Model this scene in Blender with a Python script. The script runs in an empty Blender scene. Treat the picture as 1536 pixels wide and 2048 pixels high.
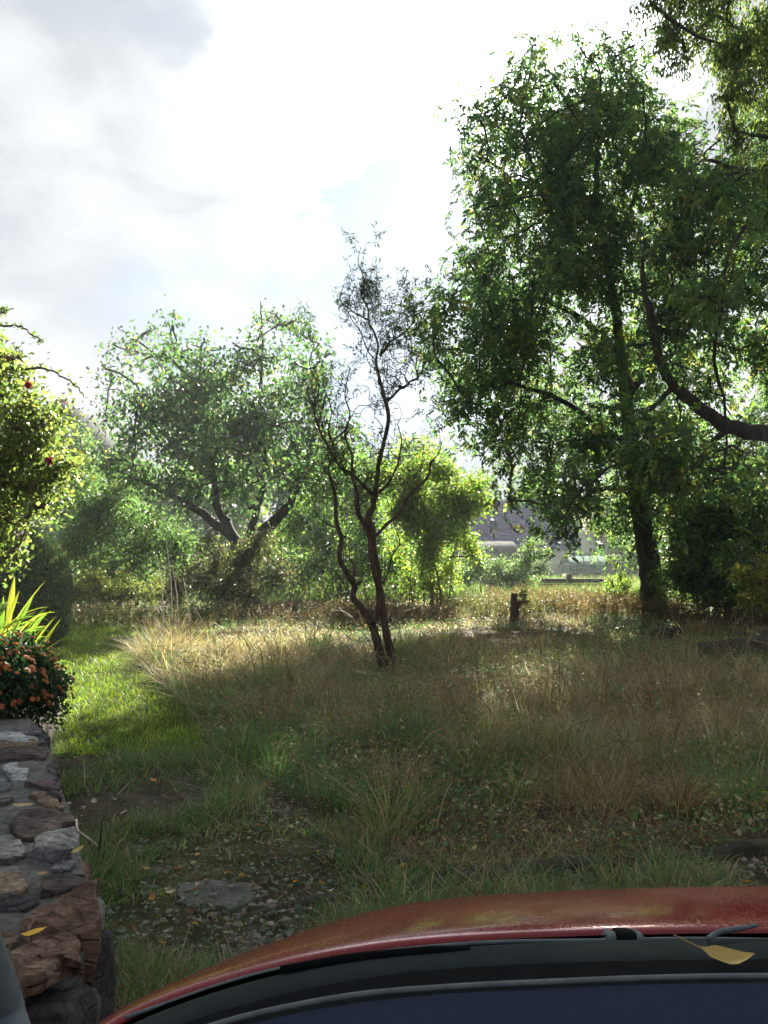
import bpy, bmesh, math, random
import numpy as np
from mathutils import Vector, Matrix, Quaternion, noise as mnoise

random.seed(7)
rng = np.random.default_rng(11)
R = math.radians
scene = bpy.context.scene
C = scene.collection

# ------------------------------------------------------------------ camera
F = 1596.0            # focal length in pixels of the 1536 x 2048 photograph
PITCH = R(3.26)
CAMZ = 1.45
cam_data = bpy.data.cameras.new("camera")
cam = bpy.data.objects.new("camera", cam_data)
C.objects.link(cam)
cam.location = (0, 0, CAMZ)
cam.rotation_euler = (R(90) + PITCH, 0, 0)
cam_data.sensor_fit = 'VERTICAL'
cam_data.sensor_height = 36.0
cam_data.lens = 36.0 * F / 2048.0
cam_data.clip_start = 0.02
cam_data.clip_end = 2000
scene.camera = cam

# ------------------------------------------------------------------ light
SUN_AZ, SUN_EL = R(15.5), R(29.0)     # azimuth clockwise from +Y
S = Vector((math.sin(SUN_AZ) * math.cos(SUN_EL), math.cos(SUN_AZ) * math.cos(SUN_EL), math.sin(SUN_EL)))
sun_data = bpy.data.lights.new("sun", 'SUN')
sun_data.energy = 5.0
sun_data.angle = R(0.6)
sun_data.color = (1.0, 0.93, 0.80)
sun = bpy.data.objects.new("sun", sun_data)
C.objects.link(sun)
sun.rotation_euler = S.to_track_quat('Z', 'Y').to_euler()
sun.location = S * 60

scene.view_settings.view_transform = 'Standard'
scene.view_settings.look = 'None'
scene.view_settings.gamma = 1.0
scene.view_settings.exposure = 2.5
scene.view_settings.use_curve_mapping = False
scene.render.film_transparent = False
scene.cycles.max_bounces = 8
scene.cycles.transparent_max_bounces = 8
scene.cycles.transmission_bounces = 4
scene.cycles.diffuse_bounces = 6
scene.cycles.glossy_bounces = 3

def pix_dir(px, py):
    u = (px - 768.0) / F
    v = (1024.0 - py) / F
    return Vector((u, math.cos(PITCH) - v * math.sin(PITCH), math.sin(PITCH) + v * math.cos(PITCH)))

world = bpy.data.worlds.new("World")
scene.world = world
world.use_nodes = True
nt = world.node_tree
for n in list(nt.nodes):
    nt.nodes.remove(n)
def wn(t, **kw):
    n = nt.nodes.new(t)
    for k, v in kw.items():
        setattr(n, k, v)
    return n
def wmath(op, a, b=None, clamp=False):
    n = wn('ShaderNodeMath', operation=op)
    n.use_clamp = clamp
    for i, s in enumerate((a, b)):
        if s is None:
            continue
        if isinstance(s, (int, float)):
            n.inputs[i].default_value = s
        else:
            nt.links.new(s, n.inputs[i])
    return n.outputs[0]
def wramp(val, lo, hi, olo=0.0, ohi=1.0):
    n = wn('ShaderNodeMapRange', interpolation_type='SMOOTHSTEP')
    nt.links.new(val, n.inputs[0])
    n.inputs[1].default_value = lo; n.inputs[2].default_value = hi
    n.inputs[3].default_value = olo; n.inputs[4].default_value = ohi
    return n.outputs[0]
wout = wn('ShaderNodeOutputWorld')
wbg = wn('ShaderNodeBackground')
wbg.inputs['Strength'].default_value = 0.10
nt.links.new(wbg.outputs[0], wout.inputs['Surface'])
sky = wn('ShaderNodeTexSky', sky_type='NISHITA')
sky.sun_disc = False
sky.sun_elevation = SUN_EL
sky.sun_rotation = SUN_AZ
sky.air_density = 1.0; sky.dust_density = 2.0
tc = wn('ShaderNodeTexCoord')
D = tc.outputs['Generated']
def wdot(v):
    n = wn('ShaderNodeVectorMath', operation='DOT_PRODUCT')
    nt.links.new(D, n.inputs[0]); n.inputs[1].default_value = tuple(v)
    return n.outputs['Value']
def wnoise(scale, detail, rough, stretch=(1, 1, 1.8), off=(0, 0, 0), dist=0.0):
    m = wn('ShaderNodeMapping')
    m.inputs['Scale'].default_value = stretch
    m.inputs['Location'].default_value = off
    nt.links.new(D, m.inputs['Vector'])
    n = wn('ShaderNodeTexNoise')
    n.inputs['Scale'].default_value = scale
    n.inputs['Detail'].default_value = detail
    n.inputs['Roughness'].default_value = rough
    n.inputs['Distortion'].default_value = dist
    nt.links.new(m.outputs[0], n.inputs['Vector'])
    return n.outputs['Fac']
n_big = wnoise(2.1, 5, 0.55, off=(3.1, 0.4, 1.7))
n_mid = wnoise(11.0, 5, 0.6, off=(1.2, 2.0, 4.4), dist=0.5)
n_fine = wnoise(6.5, 6, 0.6, off=(0.2, 5.0, 0.0), dist=0.3)
glow_ = wramp(wmath('ADD', wdot(pix_dir(930, 190).normalized()), wmath('ADD', wmath('MULTIPLY', wmath('SUBTRACT', n_big, 0.5), 0.10), wmath('MULTIPLY', wmath('SUBTRACT', n_fine, 0.5), 0.07))), 0.946, 1.0)
glow = wmath('POWER', glow_, 2.0)
wide = wramp(wdot(S), -0.2, 1.0)
# openings of clear pale blue between the clouds
def gap(px, py, w):
    g = wdot(pix_dir(px, py).normalized())
    g = wmath('ADD', g, wmath('ADD', wmath('MULTIPLY', wmath('SUBTRACT', n_fine, 0.52), w * 1.2), wmath('MULTIPLY', wmath('SUBTRACT', n_mid, 0.5), w * 1.6)))
    return wramp(g, 1 - w, 1.0)
gapsum = wmath('ADD', wmath('ADD', wmath('MULTIPLY', gap(850, 640, 0.020), 1.05), wmath('ADD', wmath('MULTIPLY', gap(800, 425, 0.006), 0.50), wmath('MULTIPLY', gap(835, 760, 0.010), 0.6))),
               wmath('ADD', wmath('MULTIPLY', gap(500, -60, 0.02), 0.10), wmath('MULTIPLY', gap(430, 640, 0.012), 0.22)))
dens = wmath('ADD', wmath('MULTIPLY', n_big, 0.75), wmath('MULTIPLY', n_fine, 0.62))
dens = wmath('SUBTRACT', dens, gapsum)
cover = wramp(dens, 0.16, 0.70)
shade = wramp(wmath('ADD', wmath('MULTIPLY', n_fine, 0.5), wmath('MULTIPLY', n_big, 0.6)), 0.42, 0.68)
# cloud radiance: forward scattering makes it brighter towards the sun
cr = wmath('ADD', wmath('MULTIPLY', glow, 9.0), wmath('ADD', wmath('MULTIPLY', wide, 0.25), wmath('ADD', 0.76, wmath('MULTIPLY', shade, 0.55))))
ccol = wn('ShaderNodeVectorMath', operation='SCALE')
ccol.inputs[0].default_value = (0.95, 1.0, 1.065)
nt.links.new(cr, ccol.inputs['Scale'])
blue = wn('ShaderNodeVectorMath', operation='ADD')
sk = wn('ShaderNodeVectorMath', operation='SCALE'); nt.links.new(sky.outputs[0], sk.inputs[0]); sk.inputs['Scale'].default_value = 0.04
nt.links.new(sk.outputs[0], blue.inputs[0]); blue.inputs[1].default_value = (.60, .88, 1.24)
mix = wn('ShaderNodeMix', data_type='RGBA')
nt.links.new(cover, mix.inputs['Factor'])
nt.links.new(blue.outputs[0], mix.inputs[6])
nt.links.new(ccol.outputs[0], mix.inputs[7])
nt.links.new(mix.outputs[2], wbg.inputs['Color'])

# ------------------------------------------------------------------ geometry helpers
def P(px, py, Y):
    d = pix_dir(px, py)
    return Vector((0, 0, CAMZ)) + d * (Y / d.y)
def Pz(px, py, z):
    d = pix_dir(px, py)
    return Vector((0, 0, CAMZ)) + d * ((z - CAMZ) / d.z)

def hash2(ix, iy, seed):
    h = (ix.astype(np.int64) * 374761393 + iy.astype(np.int64) * 668265263 + seed * 982451653) & 0x7fffffff
    h = ((h ^ (h >> 13)) * 1274126177) & 0x7fffffff
    return ((h ^ (h >> 16)) & 0xffff) / 65535.0
def vnoise(x, y, seed=0):
    ix = np.floor(x); iy = np.floor(y)
    fx = x - ix; fy = y - iy
    fx = fx * fx * (3 - 2 * fx); fy = fy * fy * (3 - 2 * fy)
    a = hash2(ix, iy, seed); b = hash2(ix + 1, iy, seed); c = hash2(ix, iy + 1, seed); d = hash2(ix + 1, iy + 1, seed)
    return (a * (1 - fx) + b * fx) * (1 - fy) + (c * (1 - fx) + d * fx) * fy
def fbm(x, y, seed=0, o=3):
    x = np.asarray(x, float); y = np.asarray(y, float)
    s = 0; a = 0.5; t = 0
    for i in range(o):
        s = s + a * vnoise(x * 2 ** i + 17.3 * i, y * 2 ** i - 9.1 * i, seed + i); t += a; a *= 0.5
    return s / t
def inpoly(x, y, poly):
    x = np.asarray(x, float); y = np.asarray(y, float)
    r = np.zeros(x.shape, bool)
    n = len(poly)
    for i in range(n):
        x0, y0 = poly[i]; x1, y1 = poly[(i + 1) % n]
        c = ((y0 > y) != (y1 > y)) & (x < (x1 - x0) * (y - y0) / ((y1 - y0) + 1e-12) + x0)
        r ^= c
    return r
def gp(pts):
    return [(Pz(a, b, 0).x, Pz(a, b, 0).y) for a, b in pts]

class Acc:
    def __init__(s):
        s.v = []; s.c = []; s.q = []; s.t = []; s.qm = []; s.tm = []; s.n = 0
    def add(s, v, quads=None, tris=None, col=None, mat=0):
        v = np.asarray(v, float).reshape(-1, 3)
        if col is None: col = (0.5, 0.5, 0.5)
        col = np.asarray(col, float)
        if col.ndim == 1: col = np.broadcast_to(col, (len(v), 3))
        s.v.append(v); s.c.append(col)
        if quads is not None and len(quads):
            s.q.append(np.asarray(quads, np.int64) + s.n); s.qm.append(np.full(len(quads), mat))
        if tris is not None and len(tris):
            s.t.append(np.asarray(tris, np.int64) + s.n); s.tm.append(np.full(len(tris), mat))
        s.n += len(v)
    def build(s, name, mats, parent=None, smooth=False, link=True, loc=None):
        me = bpy.data.meshes.new(name)
        v = np.concatenate(s.v); c = np.concatenate(s.c)
        if parent is not None:
            loc = None; q_ = parent; off = Vector((0, 0, 0))
            while q_ is not None: off += q_.location; q_ = q_.parent
            v = v - np.array(off)
        if loc is not None: v = v - np.array(loc)
        q = np.concatenate(s.q) if s.q else np.zeros((0, 4), np.int64)
        t = np.concatenate(s.t) if s.t else np.zeros((0, 3), np.int64)
        me.vertices.add(len(v)); me.vertices.foreach_set('co', v.astype(np.float32).ravel())
        nl = len(q) * 4 + len(t) * 3
        me.loops.add(nl)
        me.loops.foreach_set('vertex_index', np.concatenate([q.ravel(), t.ravel()]).astype(np.int32))
        npoly = len(q) + len(t)
        me.polygons.add(npoly)
        st = np.concatenate([np.arange(len(q)) * 4, len(q) * 4 + np.arange(len(t)) * 3]).astype(np.int32)
        me.polygons.foreach_set('loop_start', st)
        mi = np.concatenate([np.concatenate(s.qm) if s.qm else np.zeros(0), np.concatenate(s.tm) if s.tm else np.zeros(0)]).astype(np.int32)
        if not isinstance(mats, (list, tuple)): mats = [mats]
        for m in mats: me.materials.append(m)
        me.polygons.foreach_set('material_index', mi)
        if smooth: me.polygons.foreach_set('use_smooth', np.ones(npoly, bool))
        at = me.attributes.new('tint', 'FLOAT_COLOR', 'POINT')
        at.data.foreach_set('color', np.concatenate([c, np.ones((len(c), 1))], 1).astype(np.float32).ravel())
        me.update(calc_edges=True)
        o = bpy.data.objects.new(name, me)
        if loc is not None: o.location = loc
        if link: C.objects.link(o)
        if parent is not None:
            o.parent = parent
        return o

def unit(a):
    return a / (np.linalg.norm(a, axis=-1, keepdims=True) + 1e-9)
def tube(acc, pts, rad, k=6, col=(0.1, 0.08, 0.06), mat=0, rough=0.0, cap=False):
    pts = np.asarray([tuple(p) for p in pts], float); n = len(pts)
    rad = np.broadcast_to(np.asarray(rad, float), (n,))
    tg = np.gradient(pts, axis=0) if n > 2 else np.repeat((pts[-1] - pts[0])[None], n, 0)
    tg = unit(tg)
    ref = np.array([0.31, 0.95, 0.05]) if abs(tg[:, 2]).mean() > 0.6 else np.array([0.05, 0.1, 1.0])
    a = unit(np.cross(tg, ref)); b = np.cross(tg, a)
    th = np.arange(k) * 2 * np.pi / k
    rr = rad[:, None] * (1 + (rng.random((n, k)) - .5) * rough)
    v = pts[:, None] + rr[..., None] * (np.cos(th)[None, :, None] * a[:, None] + np.sin(th)[None, :, None] * b[:, None])
    i = np.arange(n - 1)[:, None] * k; j = np.arange(k)[None]; j2 = (j + 1) % k
    q = np.stack([i + j, i + j2, i + k + j2, i + k + j], -1).reshape(-1, 4)
    v = v.reshape(-1, 3)
    tr = None
    if cap:
        v = np.concatenate([v, pts[:1], pts[-1:]]); m = n * k
        jj = np.arange(k)
        tr = np.concatenate([np.stack([np.full(k, m), (jj + 1) % k, jj], 1), np.stack([np.full(k, m + 1), (n - 1) * k + jj, (n - 1) * k + (jj + 1) % k], 1)])
    acc.add(v, quads=q, tris=tr, col=col, mat=mat)
def smooth_path(pts, rad, m=4):
    """Catmull-Rom through control points."""
    p = np.asarray([tuple(a) for a in pts], float); r = np.asarray(rad, float)
    pp = np.concatenate([[2 * p[0] - p[1]], p, [2 * p[-1] - p[-2]]])
    out = []; ro = []
    for i in range(len(p) - 1):
        for s in range(m):
            t = s / m
            a, b, c, d = pp[i:i + 4]
            out.append(0.5 * ((2 * b) + (-a + c) * t + (2 * a - 5 * b + 4 * c - d) * t * t + (-a + 3 * b - 3 * c + d) * t ** 3))
            ro.append(r[i] * (1 - t) + r[i + 1] * t)
    out.append(p[-1]); ro.append(r[-1])
    return np.array(out), np.array(ro)
def leaves(acc, pos, dirs, L, W, col, fold=0.25, mat=0, nrm=None):
    """diamond leaves: pos base, dirs unit."""
    N = len(pos)
    if nrm is None:
        nrm = rng.normal(size=(N, 3))
    side = unit(np.cross(dirs, nrm)); up = np.cross(side, dirs)
    L = np.broadcast_to(L, (N,))[:, None]; W = np.broadcast_to(W, (N,))[:, None]
    mid = pos + dirs * L * 0.45
    v = np.stack([pos, mid + side * W * .5 + up * W * fold, pos + dirs * L - up * L * 0.12, mid - side * W * .5 + up * W * fold], 1).reshape(-1, 3)
    q = np.arange(N * 4).reshape(-1, 4)
    c = np.repeat(np.asarray(col), 4, 0) if np.ndim(col) == 2 else col
    acc.add(v, quads=q, col=c, mat=mat)
def pick(cols, w, n, jit=0.18):
    cols = np.asarray(cols, float); w = np.asarray(w, float); w = w / w.sum()
    c = cols[rng.choice(len(cols), n, p=w)]
    return np.clip(c * (1 + rng.normal(size=(n, 1)) * jit) * (1 + rng.normal(size=(n, 3)) * jit * .35), 0.003, 1)
def box(acc, x0, x1, y0, y1, z0, z1, col=(.5, .5, .5), mat=0, M=None):
    v = np.array([(x, y, z) for z in (z0, z1) for y in (y0, y1) for x in (x0, x1)], float)
    if M is not None: v = np.array([tuple(M @ Vector(p)) for p in v])
    q = [(0, 2, 3, 1), (4, 5, 7, 6), (0, 1, 5, 4), (2, 6, 7, 3), (0, 4, 6, 2), (1, 3, 7, 5)]
    acc.add(v, quads=q, col=col, mat=mat)
def thing(name, label, cat, loc=(0, 0, 0), group=None, rz=0):
    o = bpy.data.objects.new(name, None); C.objects.link(o)
    o.empty_display_size = 0.2
    o.location = loc; o.rotation_euler = (0, 0, rz)
    tag(o, label, cat, group); return o
def tag(o, label=None, cat=None, group=None, kind=None):
    if label: o['label'] = label
    if cat: o['category'] = cat
    if group: o['group'] = group
    if kind: o['kind'] = kind
    return o
def part(acc, name, mats, root, smooth=False):
    return acc.build(name, mats, parent=root, smooth=smooth)

# ------------------------------------------------------------------ materials
def newmat(name):
    m = bpy.data.materials.new(name); m.use_nodes = True
    t = m.node_tree
    for n in list(t.nodes): t.nodes.remove(n)
    out = t.nodes.new('ShaderNodeOutputMaterial')
    return m, t, out
def mat_leaf(name, trans=0.62, tcol=(1.85, 2.15, 1.35), rough=0.45, spec=0.35):
    m, t, out = newmat(name)
    at = t.nodes.new('ShaderNodeAttribute'); at.attribute_name = 'tint'
    p = t.nodes.new('ShaderNodeBsdfPrincipled'); p.inputs['Roughness'].default_value = rough
    p.inputs['Specular IOR Level'].default_value = spec
    t.links.new(at.outputs['Color'], p.inputs['Base Color'])
    tr = t.nodes.new('ShaderNodeBsdfTranslucent')
    mu = t.nodes.new('ShaderNodeVectorMath'); mu.operation = 'MULTIPLY'; mu.inputs[1].default_value = tcol
    t.links.new(at.outputs['Color'], mu.inputs[0]); t.links.new(mu.outputs[0], tr.inputs['Color'])
    mx = t.nodes.new('ShaderNodeMixShader'); mx.inputs[0].default_value = trans
    t.links.new(p.outputs[0], mx.inputs[1]); t.links.new(tr.outputs[0], mx.inputs[2])
    t.links.new(mx.outputs[0], out.inputs['Surface'])
    return m
def mat_noise(name, c1, c2, scale=8, rough=0.85, bump=0.4, bscale=30, detail=6, c3=None, spec=0.3, dist=0.01, tint=False, stretch=(1, 1, 1), metallic=0.0):
    m, t, out = newmat(name)
    tcn = t.nodes.new('ShaderNodeTexCoord')
    mp = t.nodes.new('ShaderNodeMapping'); mp.inputs['Scale'].default_value = stretch
    t.links.new(tcn.outputs['Object'], mp.inputs['Vector'])
    n1 = t.nodes.new('ShaderNodeTexNoise'); n1.inputs['Scale'].default_value = scale; n1.inputs['Detail'].default_value = detail; n1.inputs['Roughness'].default_value = 0.65
    t.links.new(mp.outputs[0], n1.inputs['Vector'])
    cr_ = t.nodes.new('ShaderNodeValToRGB')
    cr_.color_ramp.elements[0].position = 0.35; cr_.color_ramp.elements[1].position = 0.66
    cr_.color_ramp.elements[0].color = (*c1, 1); cr_.color_ramp.elements[1].color = (*c2, 1)
    if c3 is not None:
        e = cr_.color_ramp.elements.new(0.52); e.color = (*c3, 1)
    t.links.new(n1.outputs['Fac'], cr_.inputs[0])
    p = t.nodes.new('ShaderNodeBsdfPrincipled'); p.inputs['Roughness'].default_value = rough
    p.inputs['Specular IOR Level'].default_value = spec
    p.inputs['Metallic'].default_value = metallic
    colout = cr_.outputs[0]
    if tint:
        at = t.nodes.new('ShaderNodeAttribute'); at.attribute_name = 'tint'
        mu = t.nodes.new('ShaderNodeVectorMath'); mu.operation = 'MULTIPLY'
        t.links.new(at.outputs['Color'], mu.inputs[0]); t.links.new(colout, mu.inputs[1]); colout = mu.outputs[0]
    t.links.new(colout, p.inputs['Base Color'])
    n2 = t.nodes.new('ShaderNodeTexNoise'); n2.inputs['Scale'].default_value = bscale; n2.inputs['Detail'].default_value = 8; n2.inputs['Roughness'].default_value = 0.7
    t.links.new(mp.outputs[0], n2.inputs['Vector'])
    b = t.nodes.new('ShaderNodeBump'); b.inputs['Strength'].default_value = bump; b.inputs['Distance'].default_value = dist
    t.links.new(n2.outputs['Fac'], b.inputs['Height']); t.links.new(b.outputs[0], p.inputs['Normal'])
    t.links.new(p.outputs[0], out.inputs['Surface'])
    return m
M_leaf = mat_leaf('leaf')
M_leafdark = mat_leaf('leaf_dark', trans=0.40)
M_grass = mat_leaf('grass_blade', trans=0.45, tcol=(1.35, 1.4, 0.9), rough=0.5, spec=0.3)
M_petal = mat_leaf('petal', trans=0.35, tcol=(1.3, 1.1, 1.0))
M_bark = mat_noise('bark', (0.022, 0.018, 0.015), (0.065, 0.055, 0.045), scale=9, bump=0.9, bscale=22, dist=0.03, stretch=(1, 1, 0.25))
M_barkwillow = mat_noise('willow_bark', (0.028, 0.019, 0.015), (0.095, 0.058, 0.042), scale=14, bump=0.7, bscale=40, dist=0.01, stretch=(1, 1, 0.3))
M_twig = mat_noise('twig', (0.06, 0.045, 0.03), (0.12, 0.09, 0.06), scale=12, bump=0.3)
M_drywood = mat_noise('dry_wood', (0.22, 0.19, 0.15), (0.38, 0.34, 0.28), scale=20, bump=0.3)
# ------------------------------------------------------------------ ground
lawn_poly = gp([(60, 1512), (415, 1512), (400, 1450), (345, 1400), (290, 1340), (262, 1300), (330, 1255), (420, 1238), (300, 1222), (130, 1225), (-260, 1245), (-600, 1400), (-600, 1512)])
track_poly = gp([(60, 1512), (430, 1512), (520, 1560), (640, 1630), (760, 1700), (900, 1745), (1536, 1705), (1900, 1680), (2600, 2600), (-1400, 3200), (-300, 1900), (60, 1600)])
dirt1 = gp([(150, 1570), (250, 1545), (420, 1530), (440, 1560), (400, 1620), (300, 1650), (160, 1660)])
slab_poly = gp([(352, 1772), (430, 1764), (500, 1770), (505, 1805), (470, 1822), (360, 1812)])
def in_lawn(x, y): return inpoly(x, y, lawn_poly)
def in_track(x, y): return inpoly(x, y, track_poly)
def gz(x, y):
    x = np.asarray(x, float); y = np.asarray(y, float)
    b = (fbm(x * .45, y * .45, 3, 3) - .5) * 0.22 + (fbm(x * 2.1, y * 2.1, 8, 2) - .5) * 0.06
    m = np.clip((np.hypot(x * .7, y) - 4.5) / 4, 0, 1) * np.clip((60 - y) / 30, 0, 1)
    m = np.where(in_lawn(x, y), m * 0.25, m)
    return b * m + (fbm(x * 5, y * 5, 5, 2) - .5) * 0.02 * np.clip((12 - y) / 6, 0, 1)

def build_ground():
    xs = np.concatenate([-np.geomspace(400, 9, 26), np.linspace(-8.8, 8.8, 150), np.geomspace(9, 400, 26)])
    ys = np.concatenate([-np.geomspace(120, 3, 10), np.linspace(-2.5, 18, 190), np.geomspace(18.3, 500, 50)])
    X, Y = np.meshgrid(xs, ys)
    x = X.ravel(); y = Y.ravel(); z = gz(x, y)
    nx = len(xs); ny = len(ys)
    i = (np.arange(ny - 1)[:, None] * nx + np.arange(nx - 1)[None]).ravel()
    q = np.stack([i, i + 1, i + nx + 1, i + nx], 1)
    lawn = in_lawn(x, y); tr = in_track(x, y)
    n = fbm(x * 1.3, y * 1.3, 21, 3)[:, None]
    soil = np.array([.060, .047, .035]); moss = np.array([.055, .072, .022]); turf = np.array([.050, .075, .018]); litter = np.array([.085, .066, .040])
    c = litter * (1 - n) + soil * n
    c = np.where(tr[:, None], soil * (1 - n * .6) + moss * n * .6, c)
    c = np.where(lawn[:, None], turf * (0.7 + .6 * n), c)
    d = inpoly(x, y, dirt1)
    c = np.where(d[:, None], np.array([.085, .070, .055]) * (.7 + .6 * n), c)
    a = Acc(); a.add(np.stack([x, y, z], 1), quads=q, col=c)
    m = mat_noise('soil', (.55, .52, .50), (1.5, 1.45, 1.35), scale=6, bump=1.0, bscale=28, dist=0.03, tint=True, c3=(.95, .95, .92), spec=.05)
    o = a.build('ground', m, smooth=True)
    tag(o, 'brown earthy garden ground under the rough meadow and the lawn', None, None, 'structure')
build_ground()

# paved concrete slab of the old wheel track
def poly_slab(name, pts, z0, th, mat, parent=None, jit=.004, sub=3, col=(1, 1, 1), rough=.008, slope=(0, 0), inset=.03, seed=0, edge=1.0):
    """Irregular stone: outline polygon (world xy), rough top, chamfered edge."""
    rr = random.Random(seed)
    bm = bmesh.new()
    P2 = []
    n = len(pts)
    for i in range(n):            # densify the outline so that the edges wander
        a = Vector(pts[i][:2]); b = Vector(pts[(i + 1) % n][:2])
        k = max(1, min(10, int((b - a).length / 0.03)))
        for s in range(k):
            p = a.lerp(b, s / k)
            if s: p += Vector((rr.uniform(-1, 1), rr.uniform(-1, 1))) * (b - a).length * .05
            P2.append(p)
    cx = sum((p.x for p in P2)) / len(P2); cy = sum((p.y for p in P2)) / len(P2)
    cen = Vector((cx, cy))
    size = sum((p - cen).length for p in P2) / len(P2)
    rings = []
    lv = [(1.0, -th), (1.01, -th * .5), (1.0, -inset * .5), (.99, -inset * .05), (.95, 0.0), (.88, .0), (.80, 0.), (.70, .0), (.59, .0), (.47, .0), (.34, .0), (.18, .0)]
    for f, dz in lv:
        ring = []
        for p in P2:
            q = cen + (p - cen) * f
            nz = mnoise.noise(Vector((q.x * 7, q.y * 9, seed * 3.1))) + .9 * (.35 - abs(mnoise.noise(Vector((q.x * 9, q.y * 26, seed * 1.7))))) + .35 * mnoise.noise(Vector((q.x * 60, q.y * 60, seed)))
            nn = Vector((mnoise.noise(Vector((q.x * 22, q.y * 22, dz * 12 + seed))), mnoise.noise(Vector((q.y * 22, q.x * 22, dz * 12 + seed + 9)))))
            nn2 = Vector((mnoise.noise(Vector((q.x * 55, q.y * 55, seed))), mnoise.noise(Vector((q.y * 55, q.x * 55, seed + 9)))))
            nz = nz * .45 + .55 * math.floor(nz * 3.2 + .5) / 3.2
            amp = rough if dz > -inset else 0
            sl = slope[0] * (q.x - cx) + slope[1] * (q.y - cy)
            q2 = q + (nn * .022 + nn2 * .010) * edge * (1 if f > .9 else .3) * min(1, size / .12)
            ring.append(bm.verts.new((q2.x, q2.y, z0 + dz + nz * amp + (sl if dz > -inset * .8 else 0))))
        rings.append(ring)
    c = bm.verts.new((cx, cy, z0 + .003))
    m = len(P2)
    for a, b in zip(rings, rings[1:]):
        for i in range(m):
            bm.faces.new((a[i], a[(i + 1) % m], b[(i + 1) % m], b[i]))
    for i in range(m): bm.faces.new((rings[-1][i], rings[-1][(i + 1) % m], c))
    bmesh.ops.recalc_face_normals(bm, faces=bm.faces)
    A = Acc(); bm.verts.index_update()
    v = [tuple(p.co) for p in bm.verts]
    A.add(v, quads=[[w.index for w in f.verts] for f in bm.faces if len(f.verts) == 4], tris=[[w.index for w in f.verts] for f in bm.faces if len(f.verts) == 3], col=col)
    bm.free()
    if parent is None:
        return A.build(name, mat, loc=(cx, cy, z0 - th))
    return A.build(name, mat, parent=parent)
M_concrete = mat_noise('old_concrete', (.05, .055, .047), (.11, .112, .10), spec=.08, scale=7, bump=.6, bscale=60, dist=.006)
o = poly_slab('paving_slab', slab_poly, 0.012, .06, M_concrete, rough=.003, seed=4, edge=.35)
tag(o, 'flat grey concrete slab sunk in the weeds between stone wall and red car', 'paving slab')

# ------------------------------------------------------------------ grass
GREEN = [(.080, .145, .036), (.058, .115, .034), (.105, .155, .038), (.068, .125, .055)]
BLUEG = [(.065, .125, .070), (.058, .105, .058), (.095, .145, .072)]
STRAW = [(.25, .20, .125), (.19, .15, .095), (.31, .26, .17), (.13, .10, .065)]
BROWN = [(.14, .095, .058), (.11, .075, .048), (.17, .12, .075)]
LAWN = [(.17, .26, .024), (.13, .22, .024), (.21, .27, .032), (.23, .25, .05)]
GREEN, BLUEG, STRAW, BROWN = [[tuple(v * k_ for v in c) for c in L_] for L_, k_ in ((GREEN, 1.4), (BLUEG, 1.4), (STRAW, 1.55), (BROWN, 1.55))]
def blades(acc, x, y, h, w, lean, droop, col, z=None, seg=3, az=None):
    """curved blades: seg quads/tri each; lean = horizontal offset / height, droop = extra bend at tip"""
    n = len(x)
    if z is None: z = gz(x, y) - .01
    if az is None: az = rng.random(n) * 2 * np.pi
    dx = np.cos(az); dy = np.sin(az)
    fa = rng.random(n) * 2 * np.pi; sx = np.cos(fa); sy = np.sin(fa)
    ts = np.linspace(0, 1, seg + 1)
    vs = []
    for i, t in enumerate(ts):
        off = h * (lean * t + droop * t ** 2.2)
        hh = h * (t - 0.55 * droop * t ** 3) / np.sqrt(1 + lean * lean * .8)
        px = x + dx * off; py = y + dy * off; pz = z + hh
        ww = w * (1 - t * .75) * .5
        if i < seg:
            vs.append(np.stack([px - sx * ww, py - sy * ww, pz], 1)); vs.append(np.stack([px + sx * ww, py + sy * ww, pz], 1))
        else:
            vs.append(np.stack([px, py, pz], 1))
    k = len(vs)
    v = np.stack(vs, 1).reshape(-1, 3)
    b = (np.arange(n) * k)[:, None]
    qs = [b + np.array([[2 * i, 2 * i + 1, 2 * i + 3, 2 * i + 2]]) for i in range(seg - 1)]
    q = np.concatenate(qs) if qs else None
    t3 = b + np.array([[2 * seg - 2, 2 * seg - 1, 2 * seg]])
    acc.add(v, quads=q, tris=t3, col=np.repeat(col, k, 0))

wall_foot = [(-0.80, 2.30), (-0.78, 1.6), (-0.75, .9), (-4.5, .9), (-4.5, 9.0), (-3.05, 7.6), (-2.05, 5.05)]
def sample_view(n, y0, y1, k=.62, m=1.0, p=0.0):
    y = y0 * (y1 / y0) ** rng.random(n)
    x = (rng.random(n) * 2 - 1) * (k * y + m)
    return x, y
def free(x, y):
    ok = ~inpoly(x, y, wall_foot)
    ok &= ~((y < 2.15) & (x > -0.5) & (x < 1.6))
    return ok

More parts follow.
